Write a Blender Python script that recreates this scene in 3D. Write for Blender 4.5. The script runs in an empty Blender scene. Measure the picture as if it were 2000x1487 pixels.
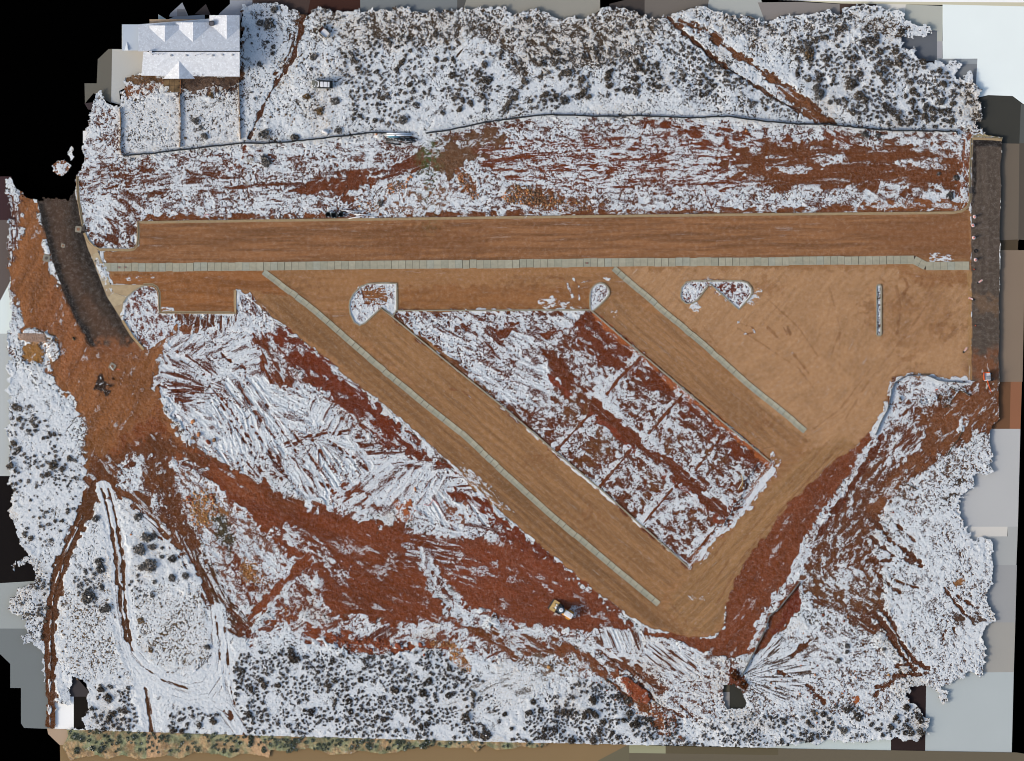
import bpy, math, random
import numpy as np
from mathutils import Vector, Matrix
random.seed(7); RNG = np.random.default_rng(7)
# ------------------------------------------------------------------ camera, sky, sun, exposure
S = 0.12                                   # metres per plan unit
W, Hh = 2000.0, 1487.0
scene = bpy.context.scene
def wx(x): return (x-1000.0)*S
def wy(y): return (743.5-y)*S
cam = bpy.data.cameras.new("camera"); cam_o = bpy.data.objects.new("camera", cam)
scene.collection.objects.link(cam_o); scene.camera = cam_o
cam.type = 'ORTHO'; cam.ortho_scale = 2000*S; cam.clip_end = 3000; cam.clip_start = 1
cam_o.location = (0, 0, 220)
SUN_EL, SUN_AZ = math.radians(27), math.radians(250)      # azimuth clockwise from +Y
world = bpy.data.worlds.new("World"); scene.world = world; world.use_nodes = True
wt = world.node_tree; bg = wt.nodes['Background']
sky = wt.nodes.new('ShaderNodeTexSky'); sky.sky_type = 'NISHITA'; sky.sun_disc = False
sky.sun_elevation = SUN_EL; sky.sun_rotation = SUN_AZ; sky.air_density = 1.0; sky.dust_density = 3.0; sky.ozone_density = 0.6
wt.links.new(sky.outputs[0], bg.inputs[0]); bg.inputs[1].default_value = 0.13
sun = bpy.data.lights.new("sun", 'SUN'); sun.energy = 1.5; sun.angle = math.radians(10); sun.color = (1.0, 0.93, 0.84)
sun_o = bpy.data.objects.new("sun", sun); scene.collection.objects.link(sun_o)
sd = Vector((math.sin(SUN_AZ)*math.cos(SUN_EL), math.cos(SUN_AZ)*math.cos(SUN_EL), math.sin(SUN_EL)))
sun_o.rotation_euler = (-sd).to_track_quat('-Z', 'Y').to_euler(); sun_o.location = sd*150
scene.view_settings.view_transform = 'Standard'; scene.view_settings.look = 'None'
scene.view_settings.exposure = 0.56; scene.view_settings.gamma = 1.0
try: scene.cycles.filter_width = 1.0
except Exception: pass
KLUM = (0.98, 0.985, 1.05)                  # albedo calibration (white horizontal diffuse reads about this)
# ------------------------------------------------------------------ helpers
C = scene.collection
def lin(c, k=True):
    o = []
    for v in c[:3]:
        v = v/255.0
        o.append(v/12.92 if v <= 0.04045 else ((v+0.055)/1.055)**2.4)
    return tuple(o)
def alb(c): return tuple(min(0.9, a/k) for a, k in zip(lin(c), KLUM))
def tag(o, label=None, cat=None, group=None, kind=None):
    if label: o['label'] = label
    if cat: o['category'] = cat
    if group: o['group'] = group
    if kind: o['kind'] = kind
    return o
def empty(name, x, y, z=0, rz=0):
    o = bpy.data.objects.new(name, None); C.objects.link(o); o.location = (x, y, z); o.rotation_euler = (0, 0, rz); return o
MATS = {}
def mat(name, col, rough=0.8, metal=0.0, var=0.15, vscale=1.5, bump=0.0, bscale=8.0, snow=0.0, emit=None):
    """plain-ish procedural material: base colour with noise variation, optional patchy snow cover"""
    if name in MATS: return MATS[name]
    m = bpy.data.materials.new(name); m.use_nodes = True; nt = m.node_tree; b = nt.nodes['Principled BSDF']
    b.inputs['Roughness'].default_value = rough; b.inputs['Metallic'].default_value = metal
    if 'Specular IOR Level' in b.inputs: b.inputs['Specular IOR Level'].default_value = 0.25
    tc = nt.nodes.new('ShaderNodeNewGeometry')
    n = nt.nodes.new('ShaderNodeTexNoise'); n.inputs['Scale'].default_value = vscale; n.inputs['Detail'].default_value = 6
    nt.links.new(tc.outputs['Position'], n.inputs['Vector'])
    mr = nt.nodes.new('ShaderNodeMapRange'); mr.inputs['From Min'].default_value = 0.3; mr.inputs['From Max'].default_value = 0.7
    mr.inputs['To Min'].default_value = 1-var; mr.inputs['To Max'].default_value = 1+var
    nt.links.new(n.outputs['Fac'], mr.inputs['Value'])
    vm = nt.nodes.new('ShaderNodeVectorMath'); vm.operation = 'SCALE'; vm.inputs[0].default_value = col[:3]
    nt.links.new(mr.outputs[0], vm.inputs['Scale']); out = vm.outputs[0]
    if snow > 0:
        n2 = nt.nodes.new('ShaderNodeTexNoise'); n2.inputs['Scale'].default_value = 2.2; n2.inputs['Detail'].default_value = 7
        nt.links.new(tc.outputs['Position'], n2.inputs['Vector'])
        r2 = nt.nodes.new('ShaderNodeMapRange'); c = 0.72-0.44*snow
        r2.inputs['From Min'].default_value = c-0.03; r2.inputs['From Max'].default_value = c+0.03
        nt.links.new(n2.outputs['Fac'], r2.inputs['Value'])
        sx = nt.nodes.new('ShaderNodeSeparateXYZ'); nt.links.new(tc.outputs['Normal'], sx.inputs[0])
        r3 = nt.nodes.new('ShaderNodeMapRange'); r3.inputs['From Min'].default_value = 0.35; r3.inputs['From Max'].default_value = 0.55
        nt.links.new(sx.outputs['Z'], r3.inputs['Value'])
        mu = nt.nodes.new('ShaderNodeMath'); mu.operation = 'MULTIPLY'; nt.links.new(r2.outputs[0], mu.inputs[0]); nt.links.new(r3.outputs[0], mu.inputs[1])
        mx = nt.nodes.new('ShaderNodeMix'); mx.data_type = 'RGBA'; nt.links.new(mu.outputs[0], mx.inputs['Factor'])
        nt.links.new(out, mx.inputs['A']); mx.inputs['B'].default_value = (0.70, 0.74, 0.78, 1); out = mx.outputs['Result']
    nt.links.new(out, b.inputs['Base Color'])
    if bump > 0:
        n3 = nt.nodes.new('ShaderNodeTexNoise'); n3.inputs['Scale'].default_value = bscale; n3.inputs['Detail'].default_value = 5
        nt.links.new(tc.outputs['Position'], n3.inputs['Vector'])
        bp = nt.nodes.new('ShaderNodeBump'); bp.inputs['Strength'].default_value = bump; bp.inputs['Distance'].default_value = 0.1
        nt.links.new(n3.outputs['Fac'], bp.inputs['Height']); nt.links.new(bp.outputs[0], b.inputs['Normal'])
    MATS[name] = m; return m
class MB:
    def __init__(s): s.v = []; s.f = []; s.mi = []
    def add(s, vs, fs, mi=0):
        o = len(s.v); s.v += [tuple(v) for v in vs]; s.f += [tuple(i+o for i in f) for f in fs]; s.mi += [mi]*len(fs)
    def box(s, cx, cy, cz, sx, sy, sz, rz=0, mi=0, bev=0.0, top=None):
        """box centred at cx,cy with bottom-centre mid cz; bev pinches the top outline"""
        c, n = math.cos(rz), math.sin(rz); hx, hy, hz = sx/2, sy/2, sz/2
        t = top if top is not None else (1.0, 1.0)
        if bev > 0:
            rings = [(-hz, hx-bev, hy-bev), (-hz+bev, hx, hy), (hz-bev, hx*t[0], hy*t[1]), (hz, hx*t[0]-bev, hy*t[1]-bev)]
        else: rings = [(-hz, hx, hy), (hz, hx*t[0], hy*t[1])]
        vs = []
        for z, a, b in rings:
            k = min(a, b)*0.25 if bev > 0 else 0
            pts = [(a, b-k), (a-k, b), (-a+k, b), (-a, b-k), (-a, -b+k), (-a+k, -b), (a-k, -b), (a, -b+k)] if bev > 0 else [(a, b), (-a, b), (-a, -b), (a, -b)]
            for x, y in pts: vs.append((cx+x*c-y*n, cy+x*n+y*c, cz+z))
        m = 8 if bev > 0 else 4; fs = [tuple(range(m-1, -1, -1))]
        for r in range(len(rings)-1):
            for i in range(m): j = (i+1) % m; fs.append((r*m+i, r*m+j, (r+1)*m+j, (r+1)*m+i))
        fs.append(tuple((len(rings)-1)*m+i for i in range(m))); s.add(vs, fs, mi)
    def tube(s, p, q, r0, r1=None, n=8, mi=0):
        r1 = r0 if r1 is None else r1; p, q = Vector(p), Vector(q); d = (q-p)
        if d.length < 1e-6: return
        d.normalize(); a = d.orthogonal().normalized(); b = d.cross(a)
        vs = []
        for c, r in ((p, r0), (q, r1)):
            for i in range(n): t = 2*math.pi*i/n; vs.append(c+a*math.cos(t)*r+b*math.sin(t)*r)
        fs = [(i, (i+1) % n, n+(i+1) % n, n+i) for i in range(n)]+[tuple(range(n-1, -1, -1)), tuple(range(n, 2*n))]
        s.add(vs, fs, mi)
    def lathe(s, cx, cy, prof, n=14, mi=0):
        vs = []; 
        for r, z in prof:
            for i in range(n): t = 2*math.pi*i/n; vs.append((cx+r*math.cos(t), cy+r*math.sin(t), z))
        fs = [(k*n+i, k*n+(i+1) % n, (k+1)*n+(i+1) % n, (k+1)*n+i) for k in range(len(prof)-1) for i in range(n)]
        fs += [tuple(range(n-1, -1, -1)), tuple((len(prof)-1)*n+i for i in range(n))]; s.add(vs, fs, mi)
    def poly(s, pts, z0, z1, mi=0):
        n = len(pts); a = sum(pts[i][0]*pts[(i+1) % n][1]-pts[(i+1) % n][0]*pts[i][1] for i in range(n))
        if a < 0: pts = pts[::-1]
        vs = [(x, y, z0) for x, y in pts]+[(x, y, z1) for x, y in pts]
        s.add(vs, [tuple(range(n-1, -1, -1)), tuple(range(n, 2*n))]+[(i, (i+1) % n, n+(i+1) % n, n+i) for i in range(n)], mi)
    def build(s, name, mats, parent=None, smooth=False):
        me = bpy.data.meshes.new(name); me.from_pydata([tuple(v) for v in s.v], [], s.f)
        for m in (mats if isinstance(mats, (list, tuple)) else [mats]): me.materials.append(m)
        me.polygons.foreach_set('material_index', s.mi)
        if smooth: me.polygons.foreach_set('use_smooth', [True]*len(s.f))
        me.update(); o = bpy.data.objects.new(name, me); C.objects.link(o)
        if parent: o.parent = parent
        return o
def np_mesh(name, V, F, mats, mi=None, smooth=False):
    me = bpy.data.meshes.new(name); V = np.ascontiguousarray(V, dtype=np.float32); F = np.ascontiguousarray(F, dtype=np.int32)
    nf, k = F.shape; me.vertices.add(len(V)); me.vertices.foreach_set('co', V.ravel())
    me.loops.add(nf*k); me.loops.foreach_set('vertex_index', F.ravel())
    me.polygons.add(nf); me.polygons.foreach_set('loop_start', np.arange(0, nf*k, k, dtype=np.int32))
    for m in mats: me.materials.append(m)
    if mi is not None: me.polygons.foreach_set('material_index', np.ascontiguousarray(mi, dtype=np.int32))
    me.update(calc_edges=True); me.polygons.foreach_set('use_smooth', np.full(nf, bool(smooth)))
    return me
# ------------------------------------------------------------------ numeric fields of the ground
ST = 1.2
NX, NY = int(2000/ST)+1, int(1487/ST)+1
gx = (np.arange(NX)*ST).astype(np.float32); gy = (np.arange(NY)*ST).astype(np.float32)
GX, GY = np.meshgrid(gx, gy)
TAB = [np.random.default_rng(100+i).random((256, 256)).astype(np.float32) for i in range(8)]
def vnoise(u, v, seed=0):
    T = TAB[seed % 8]; iu = np.floor(u); iv = np.floor(v); fu = u-iu; fv = v-iv
    iu = iu.astype(np.int32)+seed*37; iv = iv.astype(np.int32)+seed*91
    fu = fu*fu*(3-2*fu); fv = fv*fv*(3-2*fv)
    a = T[iu & 255, iv & 255]; b = T[(iu+1) & 255, iv & 255]; c = T[iu & 255, (iv+1) & 255]; d = T[(iu+1) & 255, (iv+1) & 255]
    return (a*(1-fu)+b*fu)*(1-fv)+(c*(1-fu)+d*fu)*fv
def fbm(u, v, o=4, seed=0, gain=0.55):
    s = 0; a = 1.0; w = 0
    for i in range(o):
        s = s+a*vnoise(u*(2.03**i), v*(2.03**i), seed+i*3); w += a; a *= gain
    return s/w
def uni(n):                                 # spread to roughly uniform 0..1
    return 1/(1+np.exp(-1.75*(n-0.5)/max(1e-3, float(n.std()))))
def dnoise(x, y, ang=0, el=1, sc=10, seed=0, o=4, gain=0.6):
    """noise whose streaks run along ang (degrees, plan y down), elongation el, feature size sc"""
    t = math.radians(ang); u = (x*math.cos(t)+y*math.sin(t))/(sc*el); v = (-x*math.sin(t)+y*math.cos(t))/sc
    w = 0.35*fbm(x/90, y/90, 2, seed+5)
    return uni(fbm(u+w, v+w*3, o, seed, gain))
def seg_dist(x, y, pts, closed=False):
    n = len(pts); d = np.full(x.shape, 1e9, np.float32); tt = np.zeros_like(d); sg = np.zeros_like(d); L = 0
    for i in range(n if closed else n-1):
        ax, ay = pts[i]; bx, by = pts[(i+1) % n]; dx, dy = bx-ax, by-ay; l2 = dx*dx+dy*dy+1e-9
        t = np.clip(((x-ax)*dx+(y-ay)*dy)/l2, 0, 1); ex = x-ax-t*dx; ey = y-ay-t*dy; q = np.sqrt(ex*ex+ey*ey)
        m = q < d; d = np.where(m, q, d); l = math.sqrt(l2)
        if not closed: tt = np.where(m, L+t*l, tt); sg = np.where(m, (dx*ey-dy*ex)/l, sg)
        L += l
    return d, tt, sg, L
def inside(x, y, pts):
    r = np.zeros(x.shape, bool); n = len(pts)
    for i in range(n):
        ax, ay = pts[i]; bx, by = pts[(i+1) % n]
        if ay == by: continue
        c = (ay > y) != (by > y); r ^= c & (x < (bx-ax)*(y-ay)/(by-ay)+ax)
    return r
def bbox(pts, pad):
    xs = [p[0] for p in pts]; ys = [p[1] for p in pts]
    return (slice(max(0, int((min(ys)-pad)/ST)), max(0, min(NY, int((max(ys)+pad)/ST)+2))), slice(max(0, int((min(xs)-pad)/ST)), max(0, min(NX, int((max(xs)+pad)/ST)+2))))
DN = np.full((NY, NX), 0.93, np.float32); NZ = np.zeros((NY, NX), np.float32)
SOIL = np.zeros((NY, NX, 3), np.float32); TUFT = np.full((NY, NX), 0.35, np.float32); HT = np.zeros((NY, NX), np.float32)
SD = [0]
def paint(pts, D, soil=None, ang=0, el=1.0, sc=9, edge=10, rag=12, w=None, amp=0.0, tuft=None, var=0.16, keep=False, polar=None, along=False, o=4, hoff=0.0, op=1.0, ragsc=14, gain=0.6, arc=False):
    if w is not None and w < 12: rag = min(rag, w*.7); edge = min(edge, w*.6)
    SD[0] += 1; seed = SD[0]*7 % 97; pad = (w or 0)+edge+rag+3; sl = bbox(pts, pad)
    x, y = GX[sl], GY[sl]
    if x.size == 0: return
    if w is None:
        d, _, _, _ = seg_dist(x, y, pts, True); sd_ = np.where(inside(x, y, pts), d, -d); tt = sg = None
    else:
        d, tt, sg, L = seg_dist(x, y, pts); sd_ = w/2-d
    r = uni(fbm(x/ragsc, y/ragsc, 4, seed+11)); m = np.clip((sd_+rag*(r-0.5)*1.6)/max(edge, 0.5)+0.5, 0, 1); m = (m*m*(3-2*m)*op).astype(np.float32)
    if polar is not None:
        px, py = polar; rr = np.hypot(x-px, y-py); th = np.arctan2(y-py, x-px)
        n = uni(fbm(th*rr.mean()/(sc*el)+3, rr/sc, o, seed, gain)) if arc else uni(fbm(th*rr.mean()/sc+3, rr/(sc*el), o, seed, gain))
    elif along and w is not None: n = uni(fbm(tt/(sc*el)+7, sg/sc, o, seed, gain))
    else: n = dnoise(x, y, ang, el, sc, seed, o, gain)
    if not keep:
        DN[sl] += (D-DN[sl])*m; NZ[sl] += (n-NZ[sl])*m
    else: DN[sl] += (D-DN[sl])*m
    if soil is not None:
        cn = (1+var*((0.45*n+0.55*uni(fbm(x/30, y/30, 4, seed+9)) if (arc or along) else 0.7*dnoise(x, y, ang, max(el, 1)*1.5, sc*1.4, seed+4, 6, .7)+.3*n)-0.5)*2)[..., None]
        SOIL[sl] += (np.array(alb(soil), np.float32)*cn-SOIL[sl])*m[..., None]
    if tuft is not None: TUFT[sl] += (tuft-TUFT[sl])*m
    HT[sl] += ((1-n)*amp*-1+hoff-HT[sl])*m
    return sl, m
RED = (98, 49, 28); REDD = (84, 41, 24); BRN = (92, 54, 32); DK = (74, 46, 28); TAN = (144, 105, 74); TANL = (158, 118, 82); ORG = (150, 84, 48); MIX = (84, 46, 28)
GREY = (66, 54, 44)
def P(s): v = [float(t) for t in s.replace(',', ' ').split()]; return list(zip(v[::2], v[1::2]))
# ------------------------------------------------------------------ ground plan
x, y = GX, GY
NZ[:] = uni(fbm(x/7, y/7, 5, 2, 0.75)); NZ[:] = 0.65*NZ+0.35*uni(fbm(x/45, y/45, 4, 5))
SOIL[:] = np.array(alb(GREY), np.float32)*(0.75+0.5*uni(fbm(x/25, y/25, 4, 9)))[..., None]
HT[:] = (fbm(x/60, y/60, 4, 1)-0.5)*1.6+(fbm(x/9, y/9, 3, 6)-0.5)*0.3
TUFT[:] = np.clip(uni(fbm(x/70, y/70, 3, 4))*0.9-0.15, 0, 1)
LOT = P("203,495 262,489 270,482 272,437 500,432 1000,427 1500,420 1870,416 1890,408 1897,412 1897,742 1800,739 1748,742 1735,765 1718,822 1690,852 1640,892 1600,932 1540,982 1480,1062 1445,1110 1418,1170 1412,1200 1412,1225 1395,1243 1340,1246 1290,1232 1258,1222 1200,1182 1100,1102 1000,1018 920,950 860,885 800,832 740,780 680,738 620,685 560,640 510,600 485,575 462,565 462,612 312,612 308,566 296,557 222,556 212,530")
ISL = P("777,609 1155,607 1515,906 1347,1108 985,797 880,698 760,612")
# rough snowy scrub variations
paint(P("560,10 1000,20 1300,30 1330,60 1100,130 900,90 700,110 600,60"), 0.62, GREY, 20, 1, 8, 60, 30, tuft=0.75, gain=0.75)
paint(P("700,90 860,120 1000,110 1240,120 1300,200 1100,220 960,230 830,250 640,255 690,180"), 0.9, GREY, -35, 1.5, 8, 60, 20, tuft=0.25)
paint(P("1000,30 1280,40 1240,120 1000,150"), 0.62, GREY, 40, 1.5, 7, 50, 30, tuft=0.8, gain=0.75)
paint(P("1350,25 1540,40 1760,30 1770,110 1600,60 1480,90 1380,60"), 0.68, GREY, 20, 1.2, 7, 40, 30, tuft=0.7, gain=0.75)
paint(P("1880,160 1925,180 1920,260 1890,262"), 0.72, GREY, 90, 1.2, 7, 20, 20, tuft=0.9)
paint(P("235,205 466,180 470,275 350,292 240,298"), 0.9, GREY, 990, 1, 7, 10, 12, tuft=0.5, gain=0.75)
paint(P("470,10 580,20 540,160 490,240 470,250"), 0.93, GREY, 70, 2, 10, 10, 12, tuft=0.2)
paint(P("235,175 320,150 340,165 300,178 250,190"), 0.5, (110, 70, 48), 0, 1, 8, 12, 10, tuft=0.6)
paint(P("238,150 262,146 330,152 328,163 300,160 275,166 250,158"), .06, (100, 76, 56), 0, 2, 6, 3, 5)
paint(P("340,152 470,152 466,185 350,180"), 0.35, (88, 64, 54), 0, 1, 8, 12, 14, tuft=0.6)
paint(P("352,148 470,148 469,160 440,170 420,162 392,178 370,182 352,170"), -.05, (92, 74, 66), 0, 2, 8, 3, 5, tuft=0)
paint(P("468,20 474,20 474,155 468,155"), 0.2, DK, 90, 3, 8, 6, 5)
paint(P("98,322 125,310 144,325 122,348 100,338"), .35, (116, 74, 50), 0, 1, 6, 4, 5)
paint(P("112,320 128,322 124,336 112,334"), .9, None, rag=3, edge=3)
paint([(235, 250), (236, 300)], 0.6, DK, 90, 2, 8, 6, 6, w=8)
# north strip between the silt fence and the kerb
NS = P("158,320 185,240 240,308 480,288 620,283 760,266 830,265 960,238 1080,230 1480,243 1900,262 1897,400 1870,415 1500,420 1000,426 500,430 270,430 268,484 205,488 168,450 150,380")
paint(NS, 0.76, MIX, 3, 2.2, 7, 10, 10, amp=0.25, tuft=0.12, gain=0.72)
paint(P("185,200 232,210 236,300 190,300 165,280"), 0.82, MIX, 90, 1.5, 7, 15, 12, tuft=0.2, gain=0.75)
paint(P("150,330 300,320 480,340 640,345 830,295 860,325 720,372 600,380 480,385 300,385 160,400"), 0.58, MIX, -4, 6, 7, 30, 20, amp=0.2, tuft=0.05)
paint(P("165,340 260,330 380,345 330,365 230,370 170,385"), 0.42, (88, 48, 30), -12, 6, 6, 25, 15, amp=0.2)
paint(P("160,385 270,375 268,484 200,484"), 0.68, MIX, 45, 3, 8, 10, 10, amp=0.25)
paint(P("163,440 180,476 262,478 266,450 240,465 190,462"), 0.25, MIX, 10, 2, 7, 8, 10)
paint(P("560,378 640,352 715,335 722,345 732,370 718,366 690,362 660,390 680,385 700,392 670,385 640,372"), 0.04, (98, 52, 32), -20, 2, 9, 8, 12, hoff=-.15)
paint(P("730,338 800,305 860,292 860,322 790,335 735,350"), 0.35, (92, 48, 30), -20, 7, 7, 15, 12)
paint(P("805,300 850,290 900,268 962,256 988,270 968,300 905,328 885,350 862,345 820,320"), 0.05, (96, 68, 50), -30, 2, 10, 10, 16, tuft=0)
paint(P("905,330 960,300 1000,370 960,400 920,380"), 0.82, MIX, 20, 2, 8, 12, 10)
paint(P("780,370 860,340 900,380 860,420 760,420 700,410"), 0.72, (112, 74, 50), 10, 1, 6, 14, 14, amp=.25)
paint(P("940,290 1120,272 1260,275 1380,265 1500,290 1620,285 1700,300 1500,340 1480,385 1380,372 1200,372 1050,375 950,345"), 0.5, RED, -3, 7, 5, 25, 20, amp=0.15, tuft=0, gain=.8)
paint(P("1000,330 1150,300 1300,310 1440,330 1380,352 1200,350 1080,370"), 0.58, RED, 0, 5, 4, 20, 16, keep=False, tuft=0, gain=.8)
paint(P("1260,236 1330,235 1480,262 1560,275 1420,290 1300,262"), 0.35, RED, 10, 3, 7, 15, 18)
paint(P("1400,312 1480,285 1560,278 1760,280 1872,285 1880,345 1860,372 1800,372 1650,370 1520,378 1450,352"), 0.05, (98, 57, 34), -1, 5, 8, 20, 22, amp=0.1, tuft=0, o=5)
paint(P("1590,288 1615,305 1650,285 1665,312 1600,325 1570,300"), 0.55, None, -10, 4, 6, 12, 10, tuft=0)
paint(P("1740,308 1800,298 1840,325 1800,335 1745,330"), 0.6, None, 10, 4, 6, 12, 10, tuft=0)
paint(P("1500,300 1560,310 1620,330 1560,345 1500,330"), 0.4, None, 0, 5, 5, 14, 10, tuft=0)
paint(P("1865,262 1895,268 1893,400 1868,395 1872,300"), 0.45, (112, 66, 44), 80, 3, 6, 10, 12)
paint(P("1640,245 1880,258 1875,285 1640,270"), 0.66, (88, 54, 38), 10, 2, 7, 12, 12)
paint(P("1030,380 1500,375 1880,380 1880,395 1500,402 1050,405"), 0.8, MIX, 5, 2, 7, 15, 12, amp=0.3)
paint(P("990,370 1060,360 1130,385 1180,400 1160,412 1040,405 985,390"), 0.28, (105, 66, 44), 10, 1, 6, 15, 10, amp=0.3)
paint(P("890,330 925,345 935,390 905,372 880,345"), 0.3, (110, 68, 45), 60, 1, 6, 12, 10, amp=0.3)
paint(P("285,424 500,422 1000,416 1500,408 1600,405 1865,408 1865,414 1500,418 1000,424 500,428 285,431"), 0.12, (106, 62, 38), 0, 4, 6, 6, 8, tuft=0)
paint(P("1690,395 1885,388 1885,404 1860,412 1680,414"), 0.2, (118, 72, 44), 0, 3, 6, 8, 10)
for q, wd in ((P("1375,372 1390,400"), 8), (P("1300,300 1290,345"), 3), (P("1262,240 1250,275"), 2.5)): paint(q, 0.1, RED, w=wd, edge=5, rag=5)
# NE and NW vehicle tracks
paint(P("1305,35 1345,72 1400,120 1450,152 1500,186 1570,222 1612,242"), -.1, (72, 42, 26), w=7, edge=3, rag=4, along=True, el=6, sc=4, hoff=-.15)
paint(P("1330,45 1380,62 1440,105 1500,148 1560,190 1625,238"), 0.04, (90, 54, 33), w=13, edge=6, rag=7, along=True, el=6, sc=4, hoff=-.15)
paint(P("1480,135 1550,180 1630,238 1600,240 1530,195"), 0.06, (104, 64, 40), 38, 5, 6, 8, 8, tuft=0)
paint(P("1600,245 1625,262 1655,278"), 0.35, (98, 54, 36), w=16, edge=8, rag=10, along=True, el=6, sc=4)
paint(P("592,22 588,60 574,108 548,150 520,195 502,235 486,270"), -.05, (72, 42, 28), w=7, edge=3.5, rag=4, along=True, el=8, sc=4, hoff=-.1)
paint(P("580,30 574,70 562,115 540,150"), 0.2, DK, w=9, edge=6, rag=8, along=True, el=6, sc=4)
paint(P("575,12 610,14 602,30 585,28"), 0.12, (84, 56, 38), 80, 3, 6, 5, 6)
paint(P("930,75 890,120 860,160 848,175"), 0.985, None, w=12, edge=10, rag=8, tuft=0)
paint(P("905,95 880,125"), 0.1, (60, 45, 38), w=2, edge=2, rag=3)
paint(P("480,285 470,320 430,345"), 0.4, RED, w=7, edge=5, rag=6)
# west: dirt yard by the old road
paint(P("10,378 48,378 52,470 40,560 15,560"), 0.6, MIX, 88, 6, 5, 10, 12)
A1 = P("44,380 70,388 80,430 98,510 125,590 160,660 192,685 275,680 300,640 345,614 352,640 325,680 310,715 305,760 330,820 355,862 395,888 340,885 300,868 250,895 225,925 225,958 180,975 166,930 168,880 160,830 138,780 112,742 78,708 48,655 32,600 18,560 14,520 40,480 44,440")
paint(A1, 0.012, (128, 83, 53), -62, 3, 12, 8, 12, tuft=0, var=0.28, o=5)
paint(P("300,800 345,852 395,888 340,900 290,930 220,960 200,900 240,860"), 0.02, (116, 66, 40), 30, 2, 12, 40, 20, tuft=0, var=.25)
paint(P("165,850 205,840 215,900 215,960 178,960"), 0.02, (118, 76, 46), -85, 4, 8, 30, 15, tuft=0)
paint(P("100,560 160,600 200,720 130,740 60,660"), 0.02, (126, 80, 52), -70, 3, 9, 40, 15, tuft=0, var=.3)
paint(P("195,738 215,742 212,765 195,772 188,760"), 0.1, (48, 34, 28), 60, 1, 4, 6, 12)
paint(P("40,650 95,645 112,670 110,700 85,712 50,700 35,675"), 0.6, (116, 84, 54), 50, 1, 8, 8, 12, amp=.8, gain=.7)
paint(P("36,652 60,646 92,648 108,664 114,690 104,708 94,700 90,680 78,664 60,668 40,672"), .93, (110, 84, 60), 0, 1, 6, 4, 6, hoff=.5)
paint(P("36,652 88,652 90,668 66,672 38,664"), -.1, (146, 122, 112), 0, 1, 9, 2, 2, var=.05, hoff=.7)
paint(P("46,672 76,668 88,690 84,706 60,702 46,690"), 0.02, (140, 100, 58), 50, 1, 6, 8, 8)
paint(P("15,560 30,600 36,660 30,700 16,700"), 0.9, MIX, 80, 2, 8, 8, 10)
# SW hub
paint(P("168,900 225,885 300,850 395,880 440,915 430,935 370,905 335,890 325,905 330,960 350,1000 380,1060 384,1072 350,1080 330,1050 300,1012 262,990 235,972 210,985 160,975"), 0.06, (96, 57, 34), 50, 3, 9, 10, 14, tuft=0, var=.25)
paint(P("222,930 243,892 262,888 280,893 284,935 290,964 262,960 228,948"), 0.78, MIX, 50, 2, 7, 6, 8, amp=.3)
paint(P("218,920 300,885 310,895 290,900 240,915"), 0.3, MIX, -50, 2, 6, 12, 10)
paint(P("300,960 320,1000 310,1012 290,990"), 0.7, MIX, 50, 3, 7, 8, 8)
paint(P("330,950 352,955 350,975 335,975"), 0.85, MIX, 50, 1, 7, 5, 8)
# debris wedge with rock heaps
paint(P("325,898 360,898 420,948 480,1000 545,1040 580,1085 605,1115 560,1130 500,1165 468,1195 440,1160 400,1095 384,1050 345,985"), 0.72, (104, 62, 42), 42, 2.2, 7, 6, 14, amp=.35, tuft=0.08, gain=.7)
paint(P("365,975 400,950 425,970 450,1000 430,1030 390,1030 370,1005"), 0.42, (130, 88, 54), 30, 1, 6, 16, 12, amp=.5)
paint(P("415,1010 445,1015 460,1060 450,1082 425,1045"), 0.35, (72, 62, 46), 60, 1, 5, 10, 12, amp=.5)
paint(P("465,1095 500,1100 510,1130 490,1150 470,1130"), 0.3, (140, 94, 54), 60, 1, 5, 10, 12, amp=.4)
paint(P("445,1060 470,1080 480,1110 500,1180 480,1180 455,1110"), 0.45, RED, 70, 2, 5, 12, 10)
paint(P("340,905 420,945 500,1005 540,1040"), 0.9, None, w=10, edge=6, rag=8, along=True, el=4, sc=5)
paint(P("350,900 430,945 510,1008 550,1048"), 0.1, REDD, w=4, edge=3, rag=4)
# red field
B1 = P("395,885 430,912 500,935 560,970 620,992 690,1008 735,1030 775,1012 812,1035 835,1075 838,1110 850,1160 878,1200 925,1232 990,1255 1060,1262 1120,1290 1090,1305 1020,1290 960,1270 930,1250 860,1228 780,1222 700,1215 640,1205 612,1175 622,1120 560,1088 530,1045 470,995 420,950")
paint(B1, 0.04, (104, 53, 31), 25, 2.5, 14, 10, 16, tuft=0, var=.26, o=5)
paint(P("395,885 500,930 600,985 560,1000 470,970 410,930"), 0.04, (110, 60, 36), 35, 5, 9, 20, 10, tuft=0, var=.3)
paint(P("600,1050 650,1070 690,1130 650,1140 600,1100"), 0.4, RED, 40, 2, 7, 18, 18)
paint(P("530,1020 580,1030 600,1060 560,1070"), 0.5, RED, 40, 2, 7, 16, 16)
paint(P("560,1100 612,1115 625,1170 640,1200 560,1200 500,1190"), 0.62, RED, 40, 2, 7, 12, 14, amp=.2)
paint(P("470,1224 500,1196 540,1155 575,1118 600,1092"), 0.08, (112, 58, 34), w=17, edge=6, rag=6, along=True, el=6, sc=5)
paint(P("500,1205 540,1168 575,1135"), 0.75, None, w=7, edge=4, rag=6, along=True, el=6, sc=4)
C1 = P("845,1040 920,1045 1000,1050 1060,1078 1110,1112 1150,1148 1230,1218 1262,1238 1200,1240 1120,1232 1040,1228 960,1208 905,1185 870,1140 852,1090")
paint(C1, 0.05, (110, 57, 36), 15, 2, 14, 8, 14, tuft=0, var=.2, o=5)
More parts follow.
